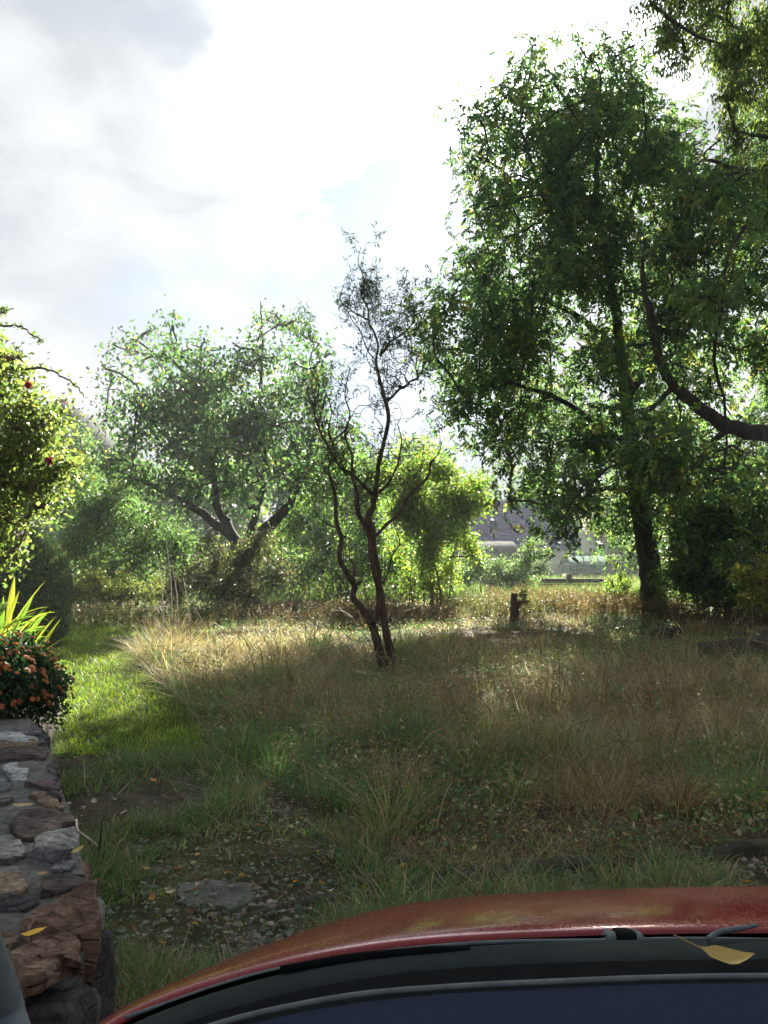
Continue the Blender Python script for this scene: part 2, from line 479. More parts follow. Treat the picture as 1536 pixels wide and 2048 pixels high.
def build_grass():
    # meadow
    x, y = sample_view(370000, 3.4, 27)
    ok = free(x, y) & ~in_lawn(x, y) & ~in_track(x, y)
    x = x[ok]; y = y[ok]
    clump = fbm(x * 1.6, y * 1.6, 31, 3); patch = fbm(x * .55, y * .55, 41, 3); pat2 = fbm(x * .9 + 40, y * .9, 43, 3)
    keep = rng.random(len(x)) < np.clip(.40 + 2.0 * (clump - .38), .22, 1)
    x, y, clump, patch, pat2 = x[keep], y[keep], clump[keep], patch[keep], pat2[keep]
    n = len(x)
    h = (.16 + .34 * np.clip((clump - .3) * 2.2, 0, 1.2)) * (.6 + .7 * rng.random(n))
    near_border = np.clip((y - 3.2) / 2.5, .35, 1)
    h *= near_border
    far = np.clip((y - 12) / 8, 0, 1)
    h *= (1 - .50 * np.clip((y - 10.5) / 4, 0, 1))
    pgreen = np.clip((patch - .44) * 5 + .30, .08, .85)
    pgreen = np.where(pat2 > .58, pgreen * .35, pgreen)
    # straw mound by the lawn edge, straw in the distance
    mound = np.exp(-(((x - Pz(330, 1330, 0).x) / 1.0) ** 2 + ((y - Pz(330, 1330, 0).y) / 2.2) ** 2))
    pgreen = pgreen * (1 - .5 * mound); h *= 1 + .45 * mound
    band = np.exp(-((y - Pz(700, 1270, 0).y) / 2.0) ** 2) * (x < 2.5)
    h *= 1 - .25 * band
    u = rng.random(n)
    isg = u < pgreen
    col = pick(STRAW + BROWN, [4, 3, 3, 3, 2.2, 1.6, 2], n)
    col = np.where((rng.random(n) < .07)[:, None], np.array([.50, .46, .36]), col)  # a few blades coloured pale as painted highlights
    gcol = np.where((pat2 < .48)[:, None], pick(BLUEG, [1, 1, 1], n), pick(GREEN, [1, 1, 1, 1], n))
    col = np.where(isg[:, None], gcol, col)
    w = np.maximum(.0034, .00085 * y) * (.7 + .6 * rng.random(n))
    lean = np.abs(rng.normal(size=n)) * np.where(isg, .45, .75)
    droop = rng.random(n) * np.where(isg, .7, .8)
    a = Acc()
    near = y < 8.5
    az = fbm(x * .8, y * .8, 51, 2) * 7 + rng.normal(size=n) * 2.0
    lod = rng.random(n) < .33
    lean = np.where(lod, 1.0 + 2.0 * rng.random(n), lean * .8); h = np.where(lod, h * .75, h * .88)
    h *= 1 - .6 * np.exp(-((x - .05) / .7) ** 2 - ((y - 9.0) / 1.0) ** 2)
    h *= 1 + .5 * (rng.random(n) < .05)
    blades(a, x[near], y[near], h[near], w[near], lean[near], droop[near], col[near], seg=3, az=az[near])
    blades(a, x[~near], y[~near], h[~near], w[~near], lean[~near], droop[~near], col[~near], seg=2, az=az[~near])
    o = a.build('meadow_grass', M_grass)
    tag(o, 'tall tangled half dry meadow grass covering the overgrown garden', 'grass', None, 'stuff')
    print('meadow', n)
    a = Acc(); x, y = sample_view(95000, 3.6, 20)
    ok = free(x, y) & ~in_lawn(x, y) & ~in_track(x, y) & (fbm(x * 1.3, y * 1.3, 131, 3) > .40); x, y = x[ok], y[ok]; n = len(x)
    z = gz(x, y) + (.03 + .30 * rng.random(n) ** 1.4) * np.clip(y / 7, .5, 1) * np.where(y > 12, .6, 1)
    L_ = (.014 + .028 * rng.random(n) ** 2) + .0011 * y
    leaves(a, np.stack([x, y, z], 1), unit(rng.normal(size=(n, 3)) * [1, 1, .6]), L_, L_ * rng.uniform(.25, .7, n), pick(GREEN + BLUEG + STRAW + BROWN + [(.42, .38, .28)], [2, 2, 2, 2, 2, 2, 2, 1.5, 1.5, 1, 1.5, 1.5, 1.5, 1, .6], n))
    o = a.build('meadow_weeds', M_grass); tag(o, 'small weed leaves and dry scraps tangled between the meadow grass blades', 'weeds', None, 'stuff')
    # lawn
    x, y = sample_view(150000, 4.6, 24)
    ok = free(x, y) & in_lawn(x, y); x = x[ok]; y = y[ok]; n = len(x)
    d = fbm(x * 2, y * 2, 61, 2)
    h = (.045 + .05 * d) * (.6 + .8 * rng.random(n)) * (1 + .3 * (y > 10))
    a = Acc()
    blades(a, x, y, h, np.maximum(.005, .0011 * y), np.abs(rng.normal(size=n)) * .5, rng.random(n) * .6, pick(LAWN, [3, 3, 2, 1], n), seg=2)
    o = a.build('lawn_grass', M_grass)
    tag(o, 'short bright green lawn grass of the mown strip beside the wall', 'grass', None, 'stuff')
    print('lawn', n)
    # sparse weeds of the track and the strip in front of the car
    x, y = sample_view(260000, 1.7, 6.5, k=.62, m=.8)
    ok = free(x, y) & in_track(x, y) & ~inpoly(x, y, slab_poly)
    x = x[ok]; y = y[ok]
    c1 = fbm(x * 2.3, y * 2.3, 71, 3); c2 = fbm(x * 6, y * 6, 72, 2)
    bare = inpoly(x, y, dirt1)
    pr = np.clip((c1 * .55 + c2 * .45 - .40) * 6, .05, 1) * np.where(bare, .4, 1) * np.where(y > 4.4, .8, 1)
    front = (x > -.9) & (y < 4.6) & (y > 2.9); pr = np.where(front, pr * .6, pr)
    brd = np.array([[p_.x, p_.y] for p_ in (Pz(505, 1822, 0), Pz(1010, 1755, 0), Pz(1536, 1704, 0))]); yb = np.interp(x, brd[:, 0], brd[:, 1]); pr = np.where((np.abs(y - yb + .03) < .13) & (x > brd[0, 0]), .04, pr)
    pr = np.maximum(pr, np.where(bare, .06, .12))
    # grassy strip beside the wall and between the wheel ruts
    side = (x < -1.1) & (y < 3.6); pr = np.where(side, np.maximum(pr, .6), pr)
    k = rng.random(len(x)) < pr
    x, y, c1 = x[k], y[k], c1[k]; n = len(x)
    h = (.04 + .13 * np.clip((c1 - .4) * 4, 0, 1)) * (.5 + .9 * rng.random(n))
    isg = rng.random(n) < np.where(x > -.9, .62, .80)
    col = np.where(isg[:, None], pick(GREEN + BLUEG, [3, 2, 2, 2, 2, 2, 1], n), pick(STRAW + BROWN, [2, 2, 1, 1, 1, 1, 1], n))
    a = Acc()
    blades(a, x, y, h, .004 + .003 * rng.random(n), np.abs(rng.normal(size=n)) * .5, rng.random(n) * .9, col, seg=3)
    o = a.build('track_grass', M_grass)
    tag(o, 'low sparse green grass tufts growing between stones in front of the car', 'grass', None, 'stuff')
    print('track', n)
    # tufts with real shape: radial fountains of long blades
    a = Acc()
    tufts = [(640, 1300, .45, 'g'), (345, 1290, .85, 's'), (320, 1330, .7, 's'), (780, 1790, .20, 'g'), (770, 1680, .35, 'm'), (1060, 1500, .40, 'r'), (1110, 1530, .36, 'r'), (1010, 1490, .40, 'r'), (1085, 1515, .40, 'r'), (1400, 1270, .55, 'b'),
             (560, 1330, .5, 's'), (470, 1300, .5, 's'), (420, 1400, .5, 'b'), (530, 1450, .5, 'b'), (1420, 1540, .4, 'g'), (560, 1560, .4, 'g'), (700, 1610, .38, 'g'), (840, 1620, .36, 'm'), (1280, 1330, .45, 'b'),
             (940, 1330, .45, 's'), (900, 1450, .45, 'b'), (1200, 1420, .45, 'g'), (1330, 1420, .5, 'b'), (1460, 1470, .5, 'b'), (620, 1400, .45, 'b'), (1230, 1560, .38, 'b'), (1370, 1620, .35, 'b'), (1040, 1600, .35, 'm')]
    for i in range(45):
        X, Y = sample_view(1, 4.2, 16, k=.55)
        if in_lawn(X, Y)[0] or in_track(X, Y)[0] or not free(X, Y)[0]: continue
        tufts.append((None, (X[0], Y[0]), .25 + .3 * rng.random(), rng.choice(list('gsbbm'))))
    for t in tufts:
        if t[0] is None: bx, by = t[1]
        else:
            p = Pz(t[0], t[1], 0); bx, by = p.x, p.y
        H = t[2]; k = int(150 * (H / .45))
        r = np.abs(rng.normal(size=k)) * .10 * (H / .45); th = rng.random(k) * 2 * np.pi
        xx = bx + r * np.cos(th); yy = by + r * np.sin(th)
        pal = {'r': [(.30, .15, .06), (.24, .12, .055), (.34, .22, .11)], 'g': GREEN + BLUEG, 's': STRAW, 'b': BROWN + STRAW[:2], 'm': GREEN[:2] + STRAW[:2]}[t[3]]
        blades(a, xx, yy, H * (.45 + .5 * rng.random(k)), .0026 + .0006 * by + .002 * rng.random(k), .10 + .55 * rng.random(k) ** 1.5, .1 + .6 * rng.random(k),
               pick(pal, np.ones(len(pal)), k), seg=4, az=th + rng.normal(size=k) * .5)
    o = a.build('grass_tufts', M_grass)
    tag(o, 'arching tufts of straw and green grass standing out of the meadow', 'grass', None, 'stuff')
    # seed stalks
    a = Acc()
    x, y = sample_view(1500, 3.9, 15, k=.55)
    ok = free(x, y) & ~in_lawn(x, y) & ~in_track(x, y); x = x[ok]; y = y[ok]; n = len(x)
    H = (.45 + .35 * rng.random(n)) * np.clip(y / 6.5, .5, 1)
    az = rng.random(n) * 2 * np.pi; lean = .05 + .4 * rng.random(n); dr = rng.random(n) * .7
    z = gz(x, y)
    for i in range(n):
        t = np.linspace(0, 1, 6)
        off = H[i] * (lean[i] * t + dr[i] * t ** 3)
        hh = H[i] * (t - .45 * dr[i] * t ** 4)
        pts = np.stack([x[i] + np.cos(az[i]) * off, y[i] + np.sin(az[i]) * off, z[i] + hh], 1)
        c = np.array([(.33, .26, .16), (.22, .15, .09), (.28, .20, .11)][i % 3]) * rng.uniform(.7, 1.2)
        tube(a, pts, [.0013, .0012, .0011, .0018 + .0002 * y[i], .002 + .00025 * y[i], .0007], k=3, col=c)
    o = a.build('seed_stalks', M_grass)
    tag(o, 'thin dry seed stalks of grass nodding over the meadow', 'grass', None, 'stuff')
build_grass()

# gravel, pale leaf litter
def rocks(acc, x, y, s, col, z=None):
    ico = [(0, 0, 1), (.89, 0, .45), (.28, .85, .45), (-.72, .53, .45), (-.72, -.53, .45), (.28, -.85, .45), (.72, .53, -.3), (-.28, .85, -.3), (-.89, 0, -.3), (-.28, -.85, -.3), (.72, -.53, -.3)]
    f = [(0, 1, 2), (0, 2, 3), (0, 3, 4), (0, 4, 5), (0, 5, 1), (1, 6, 2), (2, 7, 3), (3, 8, 4), (4, 9, 5), (5, 10, 1), (2, 6, 7), (3, 7, 8), (4, 8, 9), (5, 9, 10), (1, 10, 6)]
    n = len(x); ico = np.array(ico)
    v = ico[None] * s[:, None, None] * (1 + (rng.random((n, 11, 1)) - .5) * .7) * np.stack([.7 + .6 * rng.random(n), .7 + .6 * rng.random(n), .3 + .35 * rng.random(n)], 1)[:, None, :]
    th = rng.random(n) * 6.28; c, d = np.cos(th), np.sin(th)
    vx = v[..., 0] * c[:, None] - v[..., 1] * d[:, None]; vy = v[..., 0] * d[:, None] + v[..., 1] * c[:, None]
    if z is None: z = gz(x, y)
    v = np.stack([vx + x[:, None], vy + y[:, None], v[..., 2] + z[:, None]], -1).reshape(-1, 3)
    t = (np.arange(n) * 11)[:, None, None] + np.array(f)[None]
    acc.add(v, tris=t.reshape(-1, 3), col=np.repeat(col, 11, 0))
M_stone_small = mat_noise('pebble', (.55, .55, .55), (1.3, 1.3, 1.3), scale=40, bump=.5, bscale=90, dist=.003, tint=True)
a = Acc()
x, y = sample_view(40000, 1.8, 7.0, k=.6, m=.6)
ok = free(x, y) & in_track(x, y); x, y = x[ok], y[ok]
c1 = fbm(x * 1.7, y * 1.7, 81, 3); dn = np.clip((c1 - .45) * 6, .06, 1)
k = rng.random(len(x)) < dn; x, y = x[k], y[k]; n = len(x)
rocks(a, x, y, .006 + .014 * rng.random(n) ** 2.2, pick([(.20, .16, .145), (.14, .12, .11), (.26, .22, .21), (.11, .085, .075)], [3, 3, 1.5, 2], n))
for px, py, s in [(252, 1712, .030), (275, 1706, .026), (262, 1725, .016), (228, 1600, .02), (1050, 1785, .06), (1180, 1765, .03), (640, 1790, .02), (172, 1553, .022)]:
    p = Pz(px, py, 0); rocks(a, np.array([p.x]), np.array([p.y]), np.array([s * 1.15]), np.array([[.30, .26, .25]]))
o = a.build('gravel', M_stone_small); tag(o, 'scattered pinkish grey gravel and broken stone on the bare track', 'gravel', None, 'stuff')
def litter():
    a = Acc()
    x, y = sample_view(22000, 1.8, 9.5, k=.6, m=.6)
    tr = in_track(x, y); lw = in_lawn(x, y)
    spot = np.exp(-((x - .05) / .8) ** 2 - ((y - 3.75) / .75) ** 2) + .8 * np.exp(-((x + .9) / .5) ** 2 - ((y - 3.7) / .7) ** 2)
    dn = np.where(tr, np.clip(np.clip((fbm(x * 1.5, y * 1.5, 91, 2) - .40) * 4, .12, 1) * .7 + spot, 0, 1), np.where(lw, .03, .05))
    k = (rng.random(len(x)) < dn) & free(x, y); x, y = x[k], y[k]; n = len(x)
    d = rng.normal(size=(n, 3)); d[:, 2] = .15 * rng.normal(size=n); d = unit(d)
    nr = rng.normal(size=(n, 3)) * .3; nr[:, 2] = 1
    pos = np.stack([x, y, gz(x, y) + .008 + .02 * rng.random(n)], 1)
    L = .013 + .028 * rng.random(n) ** 1.8
    # six-cornered leaf: two quads sharing the midrib
    s_ = unit(np.cross(d, nr)); up = unit(np.cross(s_, d)); L_ = L[:, None]
    cu = (rng.random((n, 1)) * .35)
    vs = [pos, pos + d * L_ * .3 + s_ * L_ * .32 + up * L_ * cu, pos + d * L_ * .72 + s_ * L_ * .26 + up * L_ * cu, pos + d * L_,
          pos + d * L_ * .72 - s_ * L_ * .26 + up * L_ * cu, pos + d * L_ * .3 - s_ * L_ * .32 + up * L_ * cu]
    v = np.stack(vs, 1).reshape(-1, 3); b = (np.arange(n) * 6)[:, None]
    q = np.concatenate([b + np.array([[0, 1, 2, 3]]), b + np.array([[0, 3, 4, 5]])])
    c = pick([(.17, .185, .16), (.24, .22, .17), (.11, .135, .11), (.38, .24, .04), (.22, .11, .045), (.075, .11, .075)], [3, 1.6, 4, .3, .6, 5], n)
    a.add(v, quads=q, col=np.repeat(c, 6, 0))
    o = a.build('leaf_litter', M_grass); tag(o, 'pale dried fallen leaves strewn over the track and short grass', 'leaves', None, 'stuff')
litter()

def far_grass():
    a = Acc()
    x, y = sample_view(50000, 26, 70, k=.62)
    n = len(x)
    blades(a, x, y, .35 + .3 * rng.random(n), np.maximum(.02, .0016 * y), rng.random(n) * .6, rng.random(n) * .5, pick(GREEN + STRAW[:2], [3, 3, 2, 2, 1, 1], n), seg=1)
    o = a.build('far_grass', M_grass); tag(o, 'uneven grass of the gardens beyond the meadow', 'grass', None, 'stuff')
    a = Acc(); n = 26000
    x = np.where(rng.random(n) < .72, rng.uniform(-19, 2.4, n), rng.uniform(10.2, 21, n)); y = rng.uniform(26.5, 31, n)
    z = (.5 + 2.0 * fbm(x * .5, y * .3, 77, 3)) * rng.random(n) ** .8
    leaves(a, np.stack([x, y, z], 1), unit(rng.normal(size=(n, 3))), .17, .10, pick([(.05, .075, .025), (.075, .09, .028), (.10, .085, .04), (.04, .06, .025)], [3, 3, 1.5, 3], n))
    o = a.build('undergrowth', M_leaf); tag(o, 'dense leafy undergrowth filling the space under the shrubs', 'undergrowth', None, 'stuff')
far_grass()
# ------------------------------------------------------------------ stone wall
M_mortar = mat_noise('mortar', (.10, .10, .098), (.215, .21, .195), scale=30, bump=1, bscale=60, dist=.03, c3=(.15, .15, .145), spec=.12, rough=.95)
def stone_mat(name, c1, c2, c3=None, st=(1, 1, 1), spec=.15):
    m, t, out = newmat(name); N = t.nodes; L = t.links
    c3 = c3 or tuple((np.array(c1) + np.array(c2)) / 2)
    tcn = N.new('ShaderNodeTexCoord'); mp = N.new('ShaderNodeMapping'); mp.inputs['Scale'].default_value = st; mp.inputs['Rotation'].default_value = (0, 0, .35); L.new(tcn.outputs['Object'], mp.inputs['Vector'])
    def nz(s, d, r, vec=mp, dist=0.):
        n = N.new('ShaderNodeTexNoise'); n.inputs['Scale'].default_value = s; n.inputs['Detail'].default_value = d; n.inputs['Roughness'].default_value = r; n.inputs['Distortion'].default_value = dist; L.new(vec.outputs[0], n.inputs['Vector']); return n.outputs['Fac']
    n1 = nz(9, 12, .75, dist=.15); n2 = nz(45, 8, .75); ms = N.new('ShaderNodeMapping'); ms.inputs['Scale'].default_value = (6, 34, 60); ms.inputs['Rotation'].default_value = (.1, .1, .5); L.new(tcn.outputs['Object'], ms.inputs['Vector'])
    n3 = nz(1.0, 6, .7, ms, .4)
    vo = N.new('ShaderNodeTexVoronoi'); vo.feature = 'DISTANCE_TO_EDGE'; vo.inputs['Scale'].default_value = 11; L.new(mp.outputs[0], vo.inputs['Vector'])
    cr_ = N.new('ShaderNodeValToRGB'); e = cr_.color_ramp.elements; e[0].position = .36; e[1].position = .64; e[0].color = (*c1, 1); e[1].color = (*c2, 1); k_ = e.new(.5); k_.color = (*c3, 1); L.new(n1, cr_.inputs[0])
    def mr(v, a, b, c, d):
        n = N.new('ShaderNodeMapRange'); n.inputs[1].default_value = a; n.inputs[2].default_value = b; n.inputs[3].default_value = c; n.inputs[4].default_value = d; L.new(v, n.inputs[0]); return n.outputs[0]
    def mm(a, b, op='MULTIPLY'):
        n = N.new('ShaderNodeMath'); n.operation = op
        for i, q in enumerate((a, b)):
            if isinstance(q, (int, float)): n.inputs[i].default_value = q
            else: L.new(q, n.inputs[i])
        return n.outputs[0]
    f = mm(mm(mr(n2, .3, .7, .55, 1.45), mr(n3, .35, .65, .6, 1.35)), mr(vo.outputs['Distance'], 0, .03, .7, 1))
    sc = N.new('ShaderNodeVectorMath'); sc.operation = 'SCALE'; L.new(cr_.outputs[0], sc.inputs[0]); L.new(f, sc.inputs['Scale'])
    p = N.new('ShaderNodeBsdfPrincipled'); p.inputs['Roughness'].default_value = .9; p.inputs['Specular IOR Level'].default_value = spec; L.new(sc.outputs[0], p.inputs['Base Color'])
    hgt = mm(mm(mm(n1, 1.0), mm(n3, .8), 'ADD'), mm(mm(n2, .35), mm(mr(vo.outputs['Distance'], 0, .05, 0, 1), .35), 'ADD'), 'ADD')
    b = N.new('ShaderNodeBump'); b.inputs['Strength'].default_value = 1.0; b.inputs['Distance'].default_value = .022; L.new(hgt, b.inputs['Height']); L.new(b.outputs[0], p.inputs['Normal'])
    L.new(p.outputs[0], out.inputs['Surface']); return m
MS = {'grey': stone_mat('grey_stone', (.085, .087, .092), (.20, .20, .195)),
      'slate': stone_mat('slate_stone', (.085, .092, .098), (.21, .22, .225), st=(1, 3, 1)),
      'pale': stone_mat('pale_stone', (.22, .235, .25), (.44, .455, .46)),
      'tan': stone_mat('tan_stone', (.11, .080, .058), (.29, .23, .165), c3=(.19, .14, .10)),
      'brown': stone_mat('brown_stone', (.050, .042, .040), (.15, .12, .105), st=(.6, 2.2, 1)),
      'rust': stone_mat('rusty_stone', (.10, .066, .050), (.34, .26, .20), c3=(.20, .125, .088), st=(.6, 2.2, 1)),
      'purple': stone_mat('purple_stone', (.075, .055, .06), (.17, .13, .135)),
      'dark': stone_mat('dark_and_shaded_stone', (.030, .028, .032), (.085, .08, .085))}
def pzs(pts, z): return [(Pz(a, b, z).x, Pz(a, b, z).y) for a, b in pts]
WZ = .45
wall = thing('stone_wall', 'low rough stone wall with mortared irregular stones beside the car', 'wall', (-1.4, 2.3, 0))
# core with uneven mortar top
def wall_core():
    edge = [(-230, 2160), (-60, 2010), (20, 1985), (150, 1925), (196, 1866), (196, 1800), (172, 1760), (158, 1700), (138, 1625), (118, 1560), (98, 1500), (82, 1462), (60, 1438)]
    e = [Pz(a, b, WZ - .004) for a, b in edge]
    rows = []
    m = 30
    for p in densify(e, .06):
        xl = -4.4
        row = []
        for j in range(m):
            t = j / (m - 1); t2 = t ** 1.7
            x = p.x + (xl - p.x) * t2; y = p.y
            z = p.z + mnoise.noise(Vector((x * 5, y * 5, 0))) * .014 + mnoise.noise(Vector((x * 17, y * 17, 3))) * .006
            row.append((x, y, z))
        ox = mnoise.noise(Vector((p.y * 6, 2, 1))) * .02
        side = [(p.x + .01 + ox, p.y, p.z - .10), (p.x + .015 - ox, p.y, p.z - .25), (p.x + .03, p.y, -.05)]
        rows.append(side[::-1] + row)
    v = np.array(rows); ny, nx = v.shape[:2]
    i = (np.arange(ny - 1)[:, None] * nx + np.arange(nx - 1)[None]).ravel()
    q = np.stack([i, i + 1, i + nx + 1, i + nx], 1)
    a = Acc(); a.add(v.reshape(-1, 3), quads=q)
    part(a, 'mortar_core', M_mortar, wall, smooth=True)
def densify(pts, step):
    out = []
    for a, b in zip(pts, pts[1:]):
        k = max(1, int((b - a).length / step))
        out += [a.lerp(b, s / k) for s in range(k)]
    return out + [pts[-1]]
wall_core()
def zz(pts, ox, oy, s=5.12): return [(ox + a / s, oy + b / s) for a, b in pts]
U = lambda *p: zz(p, 0, 1380)
V = lambda *p: zz(p, 0, 1700)
stones = [
 (U((-400, 350), (400, 355), (415, 440), (200, 455), (-400, 440)), 'grey', .004, 'flat grey capping stone'),
 (U((-400, 455), (200, 440), (395, 465), (385, 520), (100, 525), (-400, 530)), 'pale', .012, 'whitish flat capping stone'),
 (U((-400, 540), (180, 530), (335, 500), (395, 515), (330, 555), (0, 590), (-400, 600)), 'tan', .010, 'thin tan capping stone'),
 (U((-400, 615), (0, 600), (160, 570), (400, 565), (470, 640), (470, 690), (200, 680), (-400, 705)), 'brown', .018, 'brownish purple capping stone'),
 (U((405, 430), (470, 440), (490, 590), (440, 640), (400, 560)), 'dark', .0, None),
 (U((30, 765), (110, 750), (180, 750), (200, 775), (290, 785), (285, 820), (270, 890), (120, 905), (95, 850), (45, 815)), 'pale', .012, 'small bluish white stone set in the mortar'),
 (U((250, 965), (400, 930), (600, 890), (620, 1000), (615, 1120), (500, 1000)), 'purple', .012, 'purplish edge stone'),
 (U((485, 820), (520, 730), (580, 760), (605, 880), (520, 850)), 'purple', .006, None),
 (U((-350, 905), (60, 915), (110, 985), (70, 1015), (-350, 1060)), 'slate', .010, None),
 (U((300, 1085), (335, 1035), (460, 1030), (600, 1105), (645, 1225), (500, 1200), (400, 1150)), 'tan', .012, 'greyish tan stone at the wall edge'),
 (U((-350, 1080), (30, 1085), (135, 1110), (60, 1165), (-350, 1190)), 'brown', .010, None),
 (U((100, 1320), (215, 1250), (520, 1215), (735, 1270), (745, 1340), (560, 1440), (330, 1495), (140, 1470)), 'brown', .022, 'broad brown layered stone'),
 (U((-350, 1490), (110, 1495), (270, 1610), (275, 1690), (60, 1740), (-350, 1760)), 'grey', .012, None),
 (U((330, 1560), (470, 1450), (620, 1420), (780, 1405), (805, 1530), (745, 1670), (560, 1680), (400, 1650)), 'slate', .035, 'hollowed blue grey slate at the wall edge'),
 (V((560, 160), (700, 60), (820, 20), (825, 90), (710, 190), (520, 205)), 'slate', .010, None),
 (V((-300, 250), (160, 235), (262, 265), (268, 390), (222, 455), (-300, 470)), 'tan', .014, 'pinkish tan flat stone'),
 (V((420, 310), (560, 280), (880, 245), (920, 340), (600, 395), (415, 420)), 'brown', .020, 'mottled brown stone by the wall edge'),
 (V((-300, 480), (330, 470), (400, 510), (280, 590), (-300, 600)), 'dark', .012, 'dark flaky stone'),
 (V((200, 690), (450, 540), (640, 440), (985, 375), (1010, 560), (1045, 650), (965, 765), (700, 790), (560, 765), (380, 760)), 'rust', .055, 'big rusty red corner stone'),
 (V((95, 1030), (460, 890), (720, 830), (800, 960), (835, 1200), (640, 1150), (400, 1290), (100, 1400), (-320, 1500), (-320, 1180)), 'rust', .040, 'largest brown banded stone at the near end'),
 (V((-320, 815), (60, 820), (150, 835), (195, 900), (60, 990), (-320, 1000)), 'tan', .015, None)]
for i, (pts, k, dz, lab) in enumerate(stones):
    big = i in (18, 19)
    zt = WZ + dz
    o = poly_slab('stone', pzs(pts, zt), zt, .045 if i == 19 else (.16 if i != 18 else .14), MS[k], parent=wall, rough=.028 if big else .013 + .3 * max(dz, .006), seed=i + 1,
                  inset=.05 if big else .025, slope=(0, .10) if i == 18 else (0, 0))
    if lab: o['label'] = lab
def rock_lump(name, cen, size, mat, parent=None, seed=0, sub=3, amp=.28, label=None, flat=None):
    bm = bmesh.new(); bmesh.ops.create_icosphere(bm, subdivisions=sub, radius=1)
    for v in bm.verts:
        d = v.co.normalized()
        n = mnoise.noise(d * 1.3 + Vector((seed * 5.1, 0, 0))) * 1.2 + mnoise.noise(d * 3.1 + Vector((seed, 3, 0))) * .45 + mnoise.noise(d * 8 + Vector((seed, 0, 7))) * .16
        r = 1 + amp * n
        co = d * r
        for ax in range(3): co[ax] = max(-.86, min(.86, co[ax] * 1.12)) if flat else co[ax]
        v.co = Vector((co.x * size[0] + cen[0], co.y * size[1] + cen[1], co.z * size[2] + cen[2]))
    bm.verts.index_update(); A = Acc()
    A.add([tuple(v.co) for v in bm.verts], tris=[[w.index for w in f.verts] for f in bm.faces]); bm.free()
    o = A.build(name, mat, parent=parent) if parent is not None else A.build(name, mat, loc=tuple(cen))
    if label: o['label'] = label
    return o
# side stones of the near end; the dark ones have its shade painted in
c = P(212, 1945, 2.20); rock_lump('stone', (c.x - .045, c.y, .19), (.055, .11, .27), MS['dark'], wall, 3, flat=True, label='tall upright stone at the near corner, its unlit face painted dark')
c = P(188, 1860, 2.20); rock_lump('stone', (c.x - .02, c.y + .02, .34), (.05, .06, .09), MS['brown'], wall, 5)
c = P(178, 1925, 2.08); rock_lump('stone', (c.x, c.y, .30), (.028, .035, .06), M_mortar, wall, 6)
c = P(160, 2020, 1.86); rock_lump('stone', (c.x, c.y - .02, .22), (.085, .10, .13), MS['tan'], wall, 8, amp=.35, label='gritty pale triangular stone low at the near end')
rock_lump('stone', (P(90, 2000, 1.95).x, 1.925, .21), (.13, .10, .25), MS['dark'], wall, 9, flat=True); rock_lump('stone', (P(0, 2000, 1.9).x - .12, 1.90, .21), (.20, .10, .25), MS['dark'], wall, 10, flat=True)  # dark stone colour stands in for shade on the front face
c = P(-40, 1930, 1.85); rock_lump('stone', (c.x + .03, c.y, .46), (.06, .14, .09), MS['tan'], wall, 12, label='rounded beige stone at the picture edge')
for i in range(16):      # stones down the lawn side, seen from a step to the right
    t = (i // 2 + .5) / 8; lo = i % 2
    a_, b_ = Pz(196, 1830, .43), Pz(70, 1445, .43)
    c = a_.lerp(b_, t)
    rock_lump('stone', (c.x - .045, c.y, .12 + .18 * lo), (.075, .15, .095), MS[['brown', 'slate', 'grey', 'rust', 'purple'][i % 5]], wall, 20 + i, sub=2, flat=True)
# raised bed behind the wall
bed = Acc()
ed = densify([Pz(60, 1440, .36), Vector((-3.0, 7.4, .30)), Vector((-3.6, 9.0, .2))], .2)
rows = []
for p in ed:
    rows.append([(p.x + .05, p.y, -.03)] + [(p.x + (-6.5 - p.x) * t, p.y, p.z + mnoise.noise(Vector((p.x * 3 + t * 9, p.y * 3, 0))) * .05) for t in np.linspace(0, 1, 14)])
v = np.array(rows); ny, nx = v.shape[:2]
i = (np.arange(ny - 1)[:, None] * nx + np.arange(nx - 1)[None]).ravel()
bed.add(v.reshape(-1, 3), quads=np.stack([i, i + 1, i + nx + 1, i + nx], 1), col=(.05, .04, .03))
M_soilbed = mat_noise('bed_soil', (.035, .027, .02), (.075, .06, .045), scale=12, bump=1, bscale=30, dist=.03)
o = bed.build('garden_bed', M_soilbed, smooth=True); tag(o, 'raised dark earth bed behind the stone wall under the flowers', None, None, 'structure')

